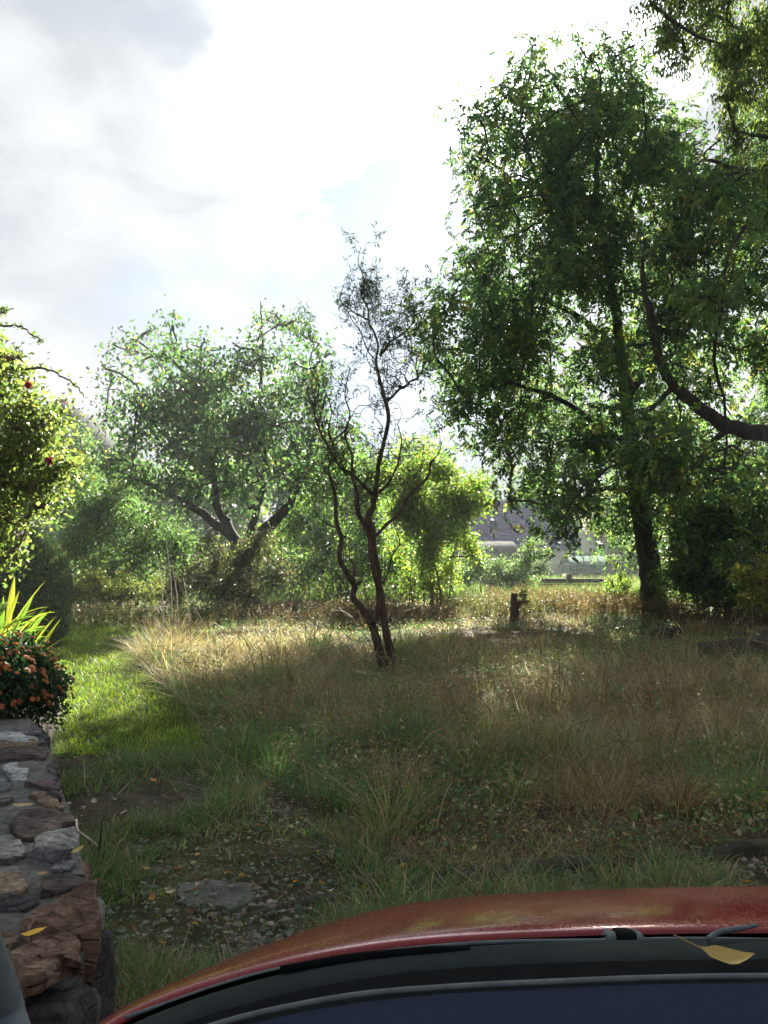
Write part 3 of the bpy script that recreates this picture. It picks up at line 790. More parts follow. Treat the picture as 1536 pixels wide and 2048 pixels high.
# ------------------------------------------------------------------ trees
class Skel:
    def __init__(s): s.p = []; s.r = []
    def addpath(s, pts, rad):
        s.p += [tuple(p) for p in pts]; s.r += list(rad)
def grow(sk, acc, targets, r0, r1, seg=.35, wig=.06, up=.25, k=5, col=(0.1, 0.08, 0.06), grav=0.0, mat=0, maxr=.6):
    """connect each target to the nearest skeleton node by a curved tapering branch; returns list of (path, radii)"""
    out = []
    base = np.array(sk.p)
    targets = np.asarray(targets, float)
    dmin = np.array([np.min(np.linalg.norm(base - t, axis=1)) for t in targets])
    pos = list(sk.p); rad = list(sk.r)
    for ti in np.argsort(dmin):
        t = targets[ti]
        A_ = np.array(pos)
        d = A_ - t
        dist = np.linalg.norm(d, axis=1)
        cost = dist + np.maximum(0, d[:, 2]) * 1.2     # do not start from above
        j = int(np.argmin(cost)); p0 = A_[j]; L = dist[j]
        if L < 1e-3: continue
        n = max(3, int(L / seg) + 1)
        mid = (p0 + t) / 2 + np.array([0, 0, up * L * .5]) + rng.normal(size=3) * wig * L
        s_ = np.linspace(0, 1, n + 1)[:, None]
        pts = (1 - s_) ** 2 * p0 + 2 * s_ * (1 - s_) * mid + s_ ** 2 * t
        pts[1:-1] += rng.normal(size=(n - 1, 3)) * wig * seg
        pts[:, 2] -= grav * (s_[:, 0] ** 2) * L
        ra = min(rad[j] * maxr, r0 * (0.5 + .5 * min(1.5, L)))
        rr = np.linspace(ra, r1, n + 1)
        tube(acc, pts, rr, k=k, col=col, mat=mat)
        pos += [tuple(q) for q in pts[1:]]; rad += list(rr[1:])
        out.append((pts, rr))
    sk.p = pos; sk.r = rad
    return out
def clump_pts(clumps, n, depth, dj=1.2, flat=1.0):
    """points inside ellipsoids given as (px, py, rpx[, depth offset])"""
    out = []; cs = []
    tot = sum(c[2] ** 2 for c in clumps)
    for c in clumps:
        Y = depth + (c[3] if len(c) > 3 else rng.normal() * dj)
        cen = np.array(P(c[0], c[1], Y)); r = c[2] / F * Y
        m = max(3, int(round(n * c[2] ** 2 / tot)))
        d = unit(rng.normal(size=(m, 3))) * (rng.random((m, 1)) ** .42) * r
        d[:, 1] *= 1.35; d[:, 2] *= flat
        out.append(cen + d); cs.append(cen)
    return np.concatenate(out), np.array(cs)
def expand(clumps, mult, dj, top=.18):
    out = []
    w = np.array([c[2] ** 2 for c in clumps], float); w /= w.sum()
    for c in clumps: out.append((c[0], c[1], c[2] * .78) + tuple(c[3:]))
    for _ in range(int(len(clumps) * mult)):
        c = clumps[rng.choice(len(clumps), p=w)]
        th = rng.random() * 6.28; r = c[2] * rng.random() ** .5
        d = (c[3] if len(c) > 3 else 0) + rng.normal() * dj
        out.append((c[0] + r * math.cos(th) * 1.02, c[1] + r * math.sin(th) * 1.02, c[2] * rng.uniform(.22, .5), d))
        if rng.random() < top:
            th = -rng.random() * math.pi; out.append((c[0] + c[2] * 1.05 * math.cos(th), c[1] + c[2] * 1.12 * math.sin(th), c[2] * rng.uniform(.10, .2), d))
    return out
def tree(root, limbs, clumps, depth, ntwig, nleaf, leafL, leafW, cols, w, mode='simple', bark=M_bark, leafm=M_leaf, dj=1.2, sig=.25,
         twig_r=.02, seg=.4, droop=.3, wig=.08, trunk_names=('trunk',), leafletn=7, jit=.2, crown_name='crown', up=.25, patchy=.25, grav=0., tipbias=0., mult=2.2):
    tr = Acc(); sk = Skel()
    clumps = expand(clumps, mult, dj)
    for pts, rad in limbs:
        sp, sr = smooth_path(pts, rad, 5)
        sp[1:-1] += rng.normal(size=(len(sp) - 2, 3)) * .012
        tube(tr, sp, sr, k=9, rough=.10)
        m = len(sp) // 5
        sk.addpath(sp[m:], sr[m:])
    L2, cs = clump_pts(clumps, ntwig, depth, dj)
    grow(sk, tr, cs, .10, .03, seg=.5, wig=wig, k=6, up=up)
    tw = grow(sk, tr, L2, twig_r, .004, seg=seg, wig=wig * 1.6, k=4, up=up, grav=grav)
    part(tr, trunk_names[0], bark, root, smooth=True)
    # leaves along the outer part of the twigs
    per = max(1, int(nleaf / max(1, len(tw))))
    ps = []; ds = []
    for pts, rr in tw:
        if rng.random() < patchy * .4: m = int(per * .25)
        else: m = int(per * rng.uniform(.6, 1.5))
        t = rng.uniform(.25 + tipbias, 1.08, m) * (len(pts) - 1)
        i = np.clip(t.astype(int), 0, len(pts) - 2); f = (t - i)[:, None]
        q = pts[i] * (1 - f) + pts[i + 1] * f
        dd = unit(pts[i + 1] - pts[i])
        q = q + rng.normal(size=(m, 3)) * sig
        ps.append(q); ds.append(dd)
    pos = np.concatenate(ps); dd = np.concatenate(ds)
    n = len(pos)
    cl = Acc()
    if mode == 'pinnate':
        nf = max(1, n // leafletn)
        idx = rng.choice(n, nf, replace=False)
        p0 = pos[idx]; d0 = unit(dd[idx] * .5 + rng.normal(size=(nf, 3)) * .8 + np.array([0, 0, -droop]))
        fl = rng.uniform(.7, 1.2, nf)[:, None] * leafL * 1.7
        nr = rng.normal(size=(nf, 3)) * .6; nr[:, 2] += 1
        sd = unit(np.cross(d0, nr)); ccol = pick(cols, w, nf, jit)
        for k_ in range(leafletn):
            s_ = k_ // 2 / (leafletn // 2) if k_ < leafletn - 1 else 1
            sg = (1 if k_ % 2 else -1) if k_ < leafletn - 1 else 0
            bp = p0 + d0 * fl * (.15 + .75 * s_) + np.array([0, 0, -1]) * fl * .25 * s_ ** 2
            ld = unit(sd * sg * .85 + d0 * .6 + np.array([0, 0, -.25]))
            leaves(cl, bp, ld, leafL * rng.uniform(.75, 1.15, nf), leafW, ccol * rng.uniform(.85, 1.15, (nf, 1)), nrm=nr + rng.normal(size=(nf, 3)) * .3)
    else:
        d0 = unit(dd * .5 + rng.normal(size=(n, 3)) * .7 + np.array([0, 0, -droop]))
        leaves(cl, pos, d0, leafL * rng.uniform(.65, 1.25, n), leafW * rng.uniform(.8, 1.2, n), pick(cols, w, n, jit))
    part(cl, crown_name, leafm, root)
    return tw
def pl(depth, *a):
    """pixel polyline with radius in px -> limb"""
    pts = []; rad = []
    for q in a:
        Y = depth + (q[3] if len(q) > 3 else 0)
        pts.append(P(q[0], q[1], Y)); rad.append(q[2] / 2 / F * Y)
    return pts, rad
LC_ash = [(.062, .100, .045), (.048, .082, .042), (.085, .125, .042), (.125, .15, .036), (.17, .155, .038)]
# --- big ash
DA = 21.0
b = Pz(1312, 1225, 0)
ash = thing('ash_tree', 'tallest broad green tree with straight dark trunk behind the meadow', 'tree', (b.x, b.y, 0))
ash_limbs = [pl(DA, (1316, 1240, 62), (1306, 1180, 48), (1295, 1100, 42), (1278, 1000, 37), (1265, 900, 31), (1250, 780, 26), (1240, 680, 22), (1225, 580, 18), (1205, 480, 18), (1192, 400, 14), (1196, 300, 10), (1200, 180, 6)),
             pl(DA, (1278, 1000, 22), (1235, 975, 14), (1180, 990, 10, -.8), (1130, 1040, 7, -1.5)),
             pl(DA, (1266, 900, 20), (1200, 850, 14, -.5), (1120, 800, 10, -1), (1010, 760, 7, -1.2)),
             pl(DA, (1245, 720, 20), (1180, 650, 14, .5), (1090, 600, 10, 1), (980, 580, 6, 1)),
             pl(DA, (1228, 600, 16), (1160, 500, 11), (1090, 400, 8), (1040, 250, 5)),
             pl(DA, (1212, 520, 14), (1260, 420, 10), (1290, 300, 7), (1300, 200, 4)),
             pl(DA, (1255, 800, 18), (1310, 700, 12, .8), (1345, 560, 8, 1), (1350, 450, 5, 1)),
             pl(DA, (1285, 1050, 18), (1340, 1000, 12, 1), (1400, 980, 8, 1.5))]
ash_cl = [(1075, 155, 72), (1190, 140, 66), (1255, 190, 75), (1120, 260, 100), (1000, 225, 50), (960, 240, 32), (975, 320, 55), (1010, 400, 66), (1080, 400, 100), (1215, 300, 110), (1310, 300, 95), (1180, 470, 95), (990, 505, 66),
          (945, 560, 52), (890, 610, 42), (1000, 640, 90), (890, 700, 52), (960, 760, 80), (1080, 600, 100), (1100, 750, 105), (1000, 850, 62), (915, 830, 42), (935, 895, 30), (1120, 880, 80), (1200, 700, 85), (1310, 430, 95), (1330, 580, 85),
          (1200, 860, 75), (1060, 960, 62), (1160, 960, 75), (1105, 1028, 36, -1.5), (1225, 1010, 66), (1320, 900, 90), (1345, 1020, 75), (870, 640, 32), (1118, 1080, 20, -1.8), (1270, 90, 30), (1160, 95, 26), (1065, 90, 24), (1262, 890, 46, -1.6), (1240, 745, 44, -1.6), (1222, 600, 50, -1.6), (1285, 1000, 26, -1.2), (1185, 415, 60), (1150, 560, 62), (1230, 470, 50), (1300, 760, 62), (1290, 690, 50), (1320, 840, 60), (1290, 930, 40), (1390, 880, 60), (1255, 1120, 16)]
tree(ash, ash_limbs, ash_cl, DA, 2000, 140000, .14, .062, LC_ash, [4, 4, 3, 1.2, .4], mode='pinnate', sig=.30, dj=2.0, mult=4, patchy=.5, droop=.35, twig_r=.022)
# --- right-hand tree whose trunk stands outside the picture
DB = 17.5
rb = thing('broad_tree', 'big leafy tree at the right edge with a heavy limb sweeping left', 'tree', (P(1720, 1200, DB).x, DB, 0))
rb_limbs = [pl(DB, (1760, 1300, 110), (1740, 1150, 90), (1715, 1000, 78), (1690, 900, 64), (1680, 700, 48), (1650, 500, 36), (1640, 300, 24), (1630, 100, 12)),
            pl(DB, (1700, 940, 50), (1600, 890, 40), (1536, 868, 35), (1470, 856, 30), (1420, 832, 27), (1375, 795, 24), (1345, 765, 22), (1320, 725, 18), (1308, 660, 18), (1298, 620, 15), (1285, 560, 10), (1290, 480, 6)),
            pl(DB, (1475, 850, 18), (1430, 880, 12), (1390, 930, 9), (1340, 960, 6)),
            pl(DB, (1352, 770, 13), (1310, 810, 9), (1270, 850, 6)),
            pl(DB, (1680, 700, 30), (1600, 600, 20), (1536, 610, 14), (1450, 590, 8)),
            pl(DB, (1660, 560, 30), (1580, 400, 20), (1500, 350, 12), (1420, 320, 7)),
            pl(DB, (1690, 860, 30), (1620, 760, 20), (1540, 720, 12), (1440, 690, 8))]
rb_cl = [(1400, 640, 80), (1470, 550, 90), (1500, 690, 90), (1420, 760, 70, 2.8), (1500, 860, 80, 2.8), (1560, 770, 90, 2.5), (1430, 460, 80), (1500, 420, 90), (1440, 350, 70), (1530, 300, 85), (1440, 930, 75, 2.5), (1500, 970, 80), (1400, 1030, 70), (1560, 1010, 90), (1370, 700, 50), (1600, 500, 100), (1620, 650, 100),
         (1640, 880, 90), (1450, 1080, 70), (1540, 1110, 80), (1360, 880, 50), (1700, 350, 100), (1750, 600, 110), (1640, 1050, 80), (1380, 400, 60), (1345, 500, 50)]
tree(rb, rb_limbs, rb_cl, DB, 1150, 84000, .125, .056, LC_ash, [4, 4, 3, 1.6, .6], mode='pinnate', sig=.25, dj=1.8, mult=4,patchy=.5, droop=.35)
# --- drooping tree, top right corner, nearer
DC = 11.5
rc = thing('weeping_tree', 'near tree hanging drooping yellowish leaves into the top right corner', 'tree', (P(1900, 1200, DC).x, DC + .5, 0))
rc_limbs = [pl(DC, (1900, 1420, 120, .5), (1890, 900, 95, .5), (1850, 400, 70, .4), (1820, 0, 50), (1800, -400, 30)),
            pl(DC, (1850, 400, 40, .4), (1740, 150, 26), (1620, 20, 18), (1500, -40, 12), (1400, -30, 7)),
            pl(DC, (1860, 560, 36, .4), (1740, 380, 20), (1620, 290, 12), (1500, 270, 7))]
rc_cl = [(1400, 30, 70), (1340, 10, 45), (1300, 5, 34), (1370, 105, 48), (1330, 60, 36), (1470, 260, 34), (1450, 90, 60), (1520, 60, 80), (1500, 160, 60), (1560, 220, 70), (1600, 100, 90), (1450, 190, 35), (1700, 60, 100), (1680, 220, 90), (1530, 330, 40), (1620, -60, 90), (1450, -50, 80)]
tree(rc, rc_limbs, rc_cl, DC, 560, 32000, .095, .030, [(.085, .12, .035), (.065, .10, .035), (.125, .145, .036), (.17, .155, .04)], [3, 3, 2, 1], sig=.09, dj=.6, droop=1.6, twig_r=.012, grav=.25, up=.1)
# --- cherry
DCh = 21.5
ch = thing('cherry_tree', 'old spreading fruit tree with forked dark trunk left of the twisted willow', 'tree', (P(480, 1200, DCh).x, DCh, 0))
ch_limbs = [pl(DCh, (505, 1235, 46), (490, 1160, 40), (478, 1100, 30), (462, 1070, 22), (430, 1048, 18), (380, 1010, 15), (330, 985, 11), (280, 960, 9), (230, 940, 5)),
            pl(DCh, (478, 1100, 24), (455, 1050, 19), (432, 1010, 16), (428, 960, 12), (410, 880, 10), (380, 780, 7), (345, 690, 4), (345, 628, 2)),
            pl(DCh, (490, 1110, 22), (505, 1050, 16), (520, 1000, 13), (530, 930, 12), (520, 820, 8), (525, 700, 5), (523, 640, 3), (521, 604, 2)),
            pl(DCh, (482, 1110, 30), (530, 1060, 26), (560, 1030, 21), (590, 990, 13), (620, 900, 10), (650, 800, 6)),
            pl(DCh, (428, 960, 12), (380, 920, 8), (320, 860, 6), (260, 800, 4))]
ch_cl = [(260, 710, 34), (330, 715, 34), (250, 790, 60), (330, 790, 75), (410, 740, 62), (522, 655, 14), (545, 715, 42), (440, 770, 44), (490, 730, 50), (460, 820, 80), (560, 790, 75), (350, 890, 80), (260, 880, 60), (430, 920, 75), (540, 890, 75), (620, 800, 60), (630, 880, 60), (590, 960, 55), (210, 830, 35), (280, 960, 50), (345, 650, 18), (345, 628, 9), (640, 720, 30), (600, 680, 25), (612, 652, 10), (523, 640, 12), (556, 640, 12), (228, 690, 12), (264, 678, 12), (300, 660, 12), (470, 690, 14), (430, 840, 60), (385, 700, 30), (580, 650, 14), (380, 820, 60),
         (215, 920, 40), (680, 900, 45), (490, 980, 45), (370, 970, 40)]
tree(ch, ch_limbs, ch_cl, DCh, 1300, 22000, .16, .078, [(.050, .092, .036), (.040, .074, .034), (.075, .110, .036), (.14, .12, .035)], [4, 3, 1.6, .4], sig=.19, droop=.8, dj=1.5, twig_r=.014, patchy=.5, up=.35, mult=3.5)

# --- contorted willow
DW = 9.85
wb = Pz(776, 1352, 0)
wil = thing('twisted_willow', 'slender corkscrew willow with brown contorted stems standing alone in the meadow', 'tree', (wb.x, wb.y, 0))
wt = Acc(); wsk = Skel()
def stem(*a, k=8, squig=.0):
    pts, rad = pl(DW, *a); rad = [r_ * .86 for r_ in rad]
    sp, sr = smooth_path(pts, rad, 5)
    m = len(sp); ph = rng.random(3) * 6
    dep = np.cumsum(rng.normal(size=m)) * .012
    sp[:, 1] += dep - dep[0]
    if squig: sp[1:] += (rng.normal(size=(m - 1, 3)) * squig)
    tube(wt, sp, sr, k=k, rough=.14); wsk.addpath(sp[2:], sr[2:]); return sp
stem((786, 1385, 44), (781, 1345, 26), (782, 1309, 20), (773, 1270, 19), (766, 1220, 18), (757, 1167, 18), (754, 1142, 20), (746, 1095, 18), (745, 1060, 17), (736, 1038, 16), (746, 1013, 15), (748, 992, 14), (754, 964, 11), (757, 928, 11), (766, 892, 10), (777, 839, 10), (770, 800, 9), (759, 757, 8), (752, 721, 6), (756, 690, 5), (748, 660, 5), (738, 640, 4), (735, 610, 4), (722, 585, 3), (728, 555, 2.5), (716, 520, 2), (722, 492, 1.4))
stem((768, 1388, 42), (770, 1345, 27), (762, 1320, 22), (754, 1284, 21), (743, 1249, 20), (723, 1217, 16), (705, 1195, 15), (709, 1174, 14), (695, 1149, 14), (679, 1117, 13), (682, 1078, 12), (672, 1042, 11), (670, 999, 9), (663, 967, 8), (655, 935, 6), (668, 900, 5), (655, 860, 4), (662, 820, 3), (650, 780, 2.5))
stem((743, 1249, 14), (754, 1234, 13), (757, 1185, 12), (748, 1142, 12), (741, 1095, 13), (738, 1070, 12), (716, 1024, 11), (714, 992, 10), (706, 953, 9), (690, 942, 8), (673, 924, 7), (656, 892, 6), (641, 864, 5), (630, 820, 4), (640, 780, 3), (622, 740, 2.5), (630, 700, 2))
stem((748, 992, 9), (727, 971, 8), (706, 946, 7), (704, 910, 6), (690, 870, 5), (700, 830, 4), (690, 790, 3), (700, 740, 2.5))
stem((752, 1072, 8), (773, 1049, 8), (802, 1024, 8), (812, 1000, 7), (830, 978, 7), (846, 965, 6), (859, 946, 6), (862, 925, 5), (878, 905, 3), (885, 880, 2))
stem((752, 989, 7), (777, 967, 6), (788, 945, 5), (795, 932, 5), (800, 905, 4), (803, 880, 3), (795, 850, 2))
stem((772, 805, 7), (784, 793, 6), (798, 778, 6), (812, 771, 5), (822, 762, 5), (836, 757, 5), (832, 735, 3), (834, 715, 2.5), (828, 690, 2))
stem((836, 757, 3), (845, 740, 3), (850, 720, 2), (845, 700, 1.5))
stem((760, 712, 5), (766, 703, 5), (775, 688, 4.5), (787, 678, 4), (803, 668, 4), (820, 652, 3.5), (828, 640, 3), (815, 625, 2), (812, 600, 1.5))
stem((707, 1163, 7), (708, 1131, 6), (700, 1118, 4), (698, 1102, 2))
stem((709, 1172, 9), (717, 1166, 8), (721, 1163, 5), k=6)
stem((690, 1075, 5), (670, 1055, 4), (650, 1045, 3), (630, 1020, 2), (640, 990, 1.5))
stem((757, 1175, 5), (775, 1150, 4), (785, 1110, 3), (800, 1085, 3), (790, 1050, 2), (805, 1030, 1.5))
stem((738, 640, 4), (715, 632, 3), (700, 620, 2.5), (680, 600, 2), (690, 570, 1.5))
stem((752, 721, 4), (735, 700, 3), (720, 660, 2.5), (705, 640, 2), (690, 610, 1.5))
wsp = []
def squiggle(p, d, L, r, n=11):
    d = unit(np.asarray(d, float)); pts = [np.array(p, float)]
    ph = rng.random() * 6.3; q1 = unit(np.cross(d, rng.normal(size=3))); q2 = np.cross(d, q1)
    for i in range(n):
        ph += rng.uniform(.7, 1.5)
        s = d + .85 * (math.cos(ph) * q1 + math.sin(ph) * q2) + rng.normal(size=3) * .25
        pts.append(pts[-1] + unit(s) * L / n)
    return np.array(pts)
nodes = np.array(wsk.p); nr_ = np.array(wsk.r)
cand = np.where(nodes[:, 2] > 2.1)[0]
for i in rng.choice(cand, 215):
    p = nodes[i]
    d = np.array([rng.normal() * .8, rng.normal() * .7, .55 + rng.random() * .7])
    if p[2] > 4.6: d[0] += .1
    s = squiggle(p, d, rng.uniform(.35, .95) * (1 if p[2] < 4.6 else .8), .004)
    tube(wt, s, np.linspace(min(.007, nr_[i] * .6), .0016, len(s)), k=4); wsp.append(s)
    for _ in range(2):
        j = rng.integers(3, len(s) - 2)
        s2 = squiggle(s[j], d * .4 + rng.normal(size=3) * .6, rng.uniform(.15, .4), .003, 7)
        tube(wt, s2, np.linspace(.003, .0013, len(s2)), k=3); wsp.append(s2)
part(wt, 'trunk', M_barkwillow, wil, smooth=True)
wl = Acc()
for s in wsp:
    top = s[0][2] > 4.05
    m = rng.poisson(12 if top else 5) if (s[0][0] < .45 or top) else rng.poisson(1)
    if m == 0: continue
    i = rng.integers(1, len(s), m)
    dd = unit(rng.normal(size=(m, 3)) * .7 + np.array([0, 0, -.5]))
    n = m; L = rng.uniform(.06, .10, n); W = .014
    side = unit(np.cross(dd, rng.normal(size=(n, 3)))); up_ = np.cross(side, dd); curl = rng.normal(size=(n, 1)) * .35
    p0 = s[i]; p1 = p0 + dd * L[:, None] * .5 + up_ * L[:, None] * curl; p2 = p0 + dd * L[:, None]
    v = np.stack([p0, p1 + side * W * .5, p2, p1 - side * W * .5], 1).reshape(-1, 3)
    wl.add(v, quads=np.arange(n * 4).reshape(-1, 4), col=np.repeat(pick([(.07, .11, .045), (.06, .085, .04), (.11, .13, .04)], [3, 2, 1], n), 4, 0))
part(wl, 'crown', M_leafdark, wil)
# ------------------------------------------------------------------ shrubs and background greenery
YG = [(.115, .165, .034), (.09, .14, .03), (.165, .195, .036), (.21, .20, .04)]
DG = [(.052, .095, .036), (.065, .11, .038), (.085, .125, .038), (.115, .14, .038)]
def shrub(name, label, cat, basepx, depth, clumps, nst, ntw, nlf, L, W, cols, w=(3, 3, 2, 1), group=None, sig=.12, mode='simple', leafm=M_leaf, stemr=.02, droop=.3, dj=.4, tipbias=0., spread=.35, up=.25, fol='foliage', z0=0.0):
    bp = P(basepx, 1150, depth); loc = (bp.x, depth, z0)
    root = thing(name, label, cat, loc, group)
    limbs = []
    cs_ = [c for c in clumps]
    for i in range(nst):
        c = cs_[rng.integers(len(cs_))]
        tgt = np.array(P(c[0], c[1], depth + rng.normal() * dj)); b0 = np.array([loc[0] + rng.normal() * spread * .5, depth + rng.normal() * spread * .4, z0 - .05])
        mid = (b0 + tgt) / 2 + np.array([rng.normal() * .15, rng.normal() * .15, .15]); mid[0] = b0[0] * .55 + mid[0] * .45
        limbs.append(([b0, mid, tgt], [stemr, stemr * .7, stemr * .3]))
    tree(root, limbs, clumps, depth, ntw, nlf, L, W, cols, list(w), mode=mode, bark=M_twig, leafm=leafm, dj=dj, sig=sig, twig_r=stemr * .45, droop=droop, trunk_names=('stems',), crown_name=fol, seg=.3, tipbias=tipbias, up=up)
    return root
shrub('hazel_shrub', 'bright yellow-green multi-stemmed shrub just right of the twisted willow', 'shrub', 865, 23.5,
      [(830, 960, 45), (880, 940, 40), (900, 1000, 60), (840, 1040, 60), (920, 1070, 45), (860, 1110, 40), (800, 1010, 45), (940, 1020, 30), (800, 1090, 35), (780, 960, 35), (850, 1150, 32), (900, 1140, 34), (815, 1155, 28), (940, 1090, 26)], 18, 340, 19500, .11, .065, YG, (3, 3, 2, 1), sig=.15, stemr=.022, spread=.8)
shrub('garden_shrub', 'mid green thicket shrub behind the willow stems', 'shrub', 680, 26,
      [(640, 1000, 60), (700, 960, 60), (740, 1040, 60), (650, 1090, 60), (730, 1120, 50), (590, 1060, 50), (680, 1150, 40), (780, 1120, 40), (600, 1140, 45), (760, 950, 45)], 14, 320, 19000, .12, .07, YG[:2] + DG[:2], (2, 3, 2, 2), sig=.2, stemr=.03, spread=1.2)
shrub('garden_shrub', 'dark brownish bush under the fruit tree trunk', 'shrub', 440, 19.5,
      [(440, 1130, 50), (500, 1120, 50), (390, 1150, 45), (550, 1150, 40), (460, 1180, 40), (350, 1170, 30), (520, 1180, 30)], 16, 220, 10000, .08, .04, [(.07, .065, .03), (.05, .06, .025), (.10, .075, .04), (.045, .06, .028)], sig=.12, stemr=.015, spread=.8)
shrub('garden_shrub', 'shaded olive shrub between the clipped conifer and the fruit tree', 'shrub', 230, 23,
      [(180, 1020, 60), (250, 1040, 60), (320, 1060, 60), (200, 1110, 60), (290, 1120, 55), (360, 1110, 40), (150, 1080, 50), (160, 960, 45), (240, 980, 45)], 14, 330, 19000, .11, .055, DG[:3] + [(.10, .11, .028)], sig=.2, stemr=.03, spread=1.2)
shrub('garden_shrub', 'tall dull green shrub against the gabled house', 'shrub', 150, 30,
      [(150, 930, 50), (190, 990, 50), (120, 1000, 50), (230, 930, 36), (160, 880, 26), (250, 1010, 40)], 10, 200, 9000, .14, .07, DG, sig=.22, stemr=.03, spread=1.0)
shrub('low_shrub', 'low yellow-flecked bush row at the far end of the lawn', 'shrub', 230, 19.5,
      [(150, 1180, 26), (200, 1175, 30), (260, 1180, 30), (310, 1185, 26), (130, 1200, 20), (230, 1200, 24), (360, 1190, 22)], 26, 200, 9000, .06, .035, [(.11, .12, .028), (.07, .09, .026), (.16, .14, .03), (.05, .07, .03)], sig=.09, stemr=.01, spread=2.2)
shrub('young_trees', 'dark green understory shrub right of the big trunk', 'shrub', 1400, 19,
      [(1370, 1090, 45), (1390, 1150, 45), (1440, 1130, 55), (1500, 1170, 55), (1420, 1190, 40), (1560, 1130, 60), (1480, 1210, 36), (1380, 1040, 40), (1350, 1150, 28), (1540, 1200, 50), (1620, 1160, 60)], 16, 420, 26000, .10, .055, DG, sig=.16, stemr=.02, spread=1.6).name = 'understory_shrub'
shrub('garden_shrub', 'sparse yellow-leaved shrub at the right picture edge', 'shrub', 1540, 13,
      [(1500, 1150, 26), (1530, 1190, 34), (1560, 1140, 40), (1490, 1200, 22), (1590, 1190, 40)], 12, 110, 2600, .055, .045, [(.17, .16, .03), (.12, .14, .03), (.20, .15, .03), (.07, .10, .03)], sig=.08, stemr=.008, spread=.6)
shrub('bramble_bush', 'pale green bushy climber in front of the corrugated shed', 'shrub', 1000, 30,
      [(960, 1135, 28), (1000, 1140, 30), (1040, 1135, 26), (980, 1160, 26), (1020, 1165, 26), (1060, 1110, 24), (1050, 1160, 22), (930, 1150, 20), (1080, 1140, 14)], 18, 230, 9500, .10, .06, [(.10, .14, .07), (.075, .11, .05), (.13, .16, .08), (.06, .09, .04)], sig=.14, stemr=.015, spread=1.6)
shrub('bramble_bush', 'small bright green bush left of the big tree trunk', 'shrub', 1235, 22.5,
      [(1230, 1185, 20), (1250, 1170, 20), (1215, 1200, 15), (1265, 1195, 18)], 9, 70, 2400, .08, .04, YG, sig=.10, stemr=.01, spread=.4)
shrub('yellow_sapling', 'small yellow sapling right behind the cut stump', 'shrub', 1046, 17,
      [(1048, 1190, 8), (1050, 1205, 7)], 4, 10, 90, .06, .05, [(.20, .22, .03), (.24, .22, .03)], (1, 1), sig=.04, stemr=.006, spread=.1)

# dry weeds in front of the shed and the low wall
def weeds(name, label, boxes, cols, H, n, leafL=.05):
    a = Acc()
    for (x0, x1, y0, y1) in boxes:
        m = int(n / len(boxes))
        x = rng.uniform(x0, x1, m); y = rng.uniform(y0, y1, m); z = gz(x, y)
        h = H * rng.uniform(.5, 1.15, m) * (.7 + .6 * fbm(x * .8, y * .8, 5, 2))
        az = rng.random(m) * 6.28; ln = rng.uniform(0, .3, m)
        cc = pick(cols, np.ones(len(cols)), m)
        for k_ in range(13):
            t = .12 + .75 * rng.random(m)
            p = np.stack([x + np.cos(az) * ln * h * t, y + np.sin(az) * ln * h * t, z + h * t], 1)
            leaves(a, p, unit(rng.normal(size=(m, 3)) + [0, 0, .3]), leafL * rng.uniform(.6, 1.4, m), leafL * .45, cc)
        k2 = rng.random(m) < .45; x, y, h, ln, cc, z, az = x[k2], y[k2], h[k2], ln[k2], cc[k2], z[k2], az[k2]; m = len(x)
        blades(a, x, y, h, np.full(m, .010), ln, rng.random(m) * .15, cc * .8, z=z, seg=2, az=az)
    o = a.build(name, M_grass); tag(o, label, 'weeds', None, 'stuff')
weeds('dry_weeds', 'reddish brown dry weeds in front of the low dark timber edging', [(3.0, 7.8, 20.5, 24.5), (4.3, 7.4, 18.6, 22)], [(.19, .115, .065), (.15, .09, .05), (.23, .17, .10), (.12, .11, .05), (.09, .11, .045), (.10, .075, .05)], .62, 2300)
weeds('yellow_weeds', 'yellowish knee-high weeds left and right of the cut stump', [(1.6, 4.0, 19, 24), (-7.5, -3.2, 16.5, 19)], [(.17, .15, .06), (.12, .12, .045), (.08, .11, .04), (.15, .12, .07), (.07, .10, .04)], .45, 2200)
weeds('brown_weeds', 'dull brown dead weeds along the far meadow edge', [(-3.6, 1.6, 17.2, 20.5), (6.2, 11, 16, 18.5)], [(.13, .085, .055), (.10, .07, .045), (.15, .11, .06), (.07, .08, .035)], .50, 2400)

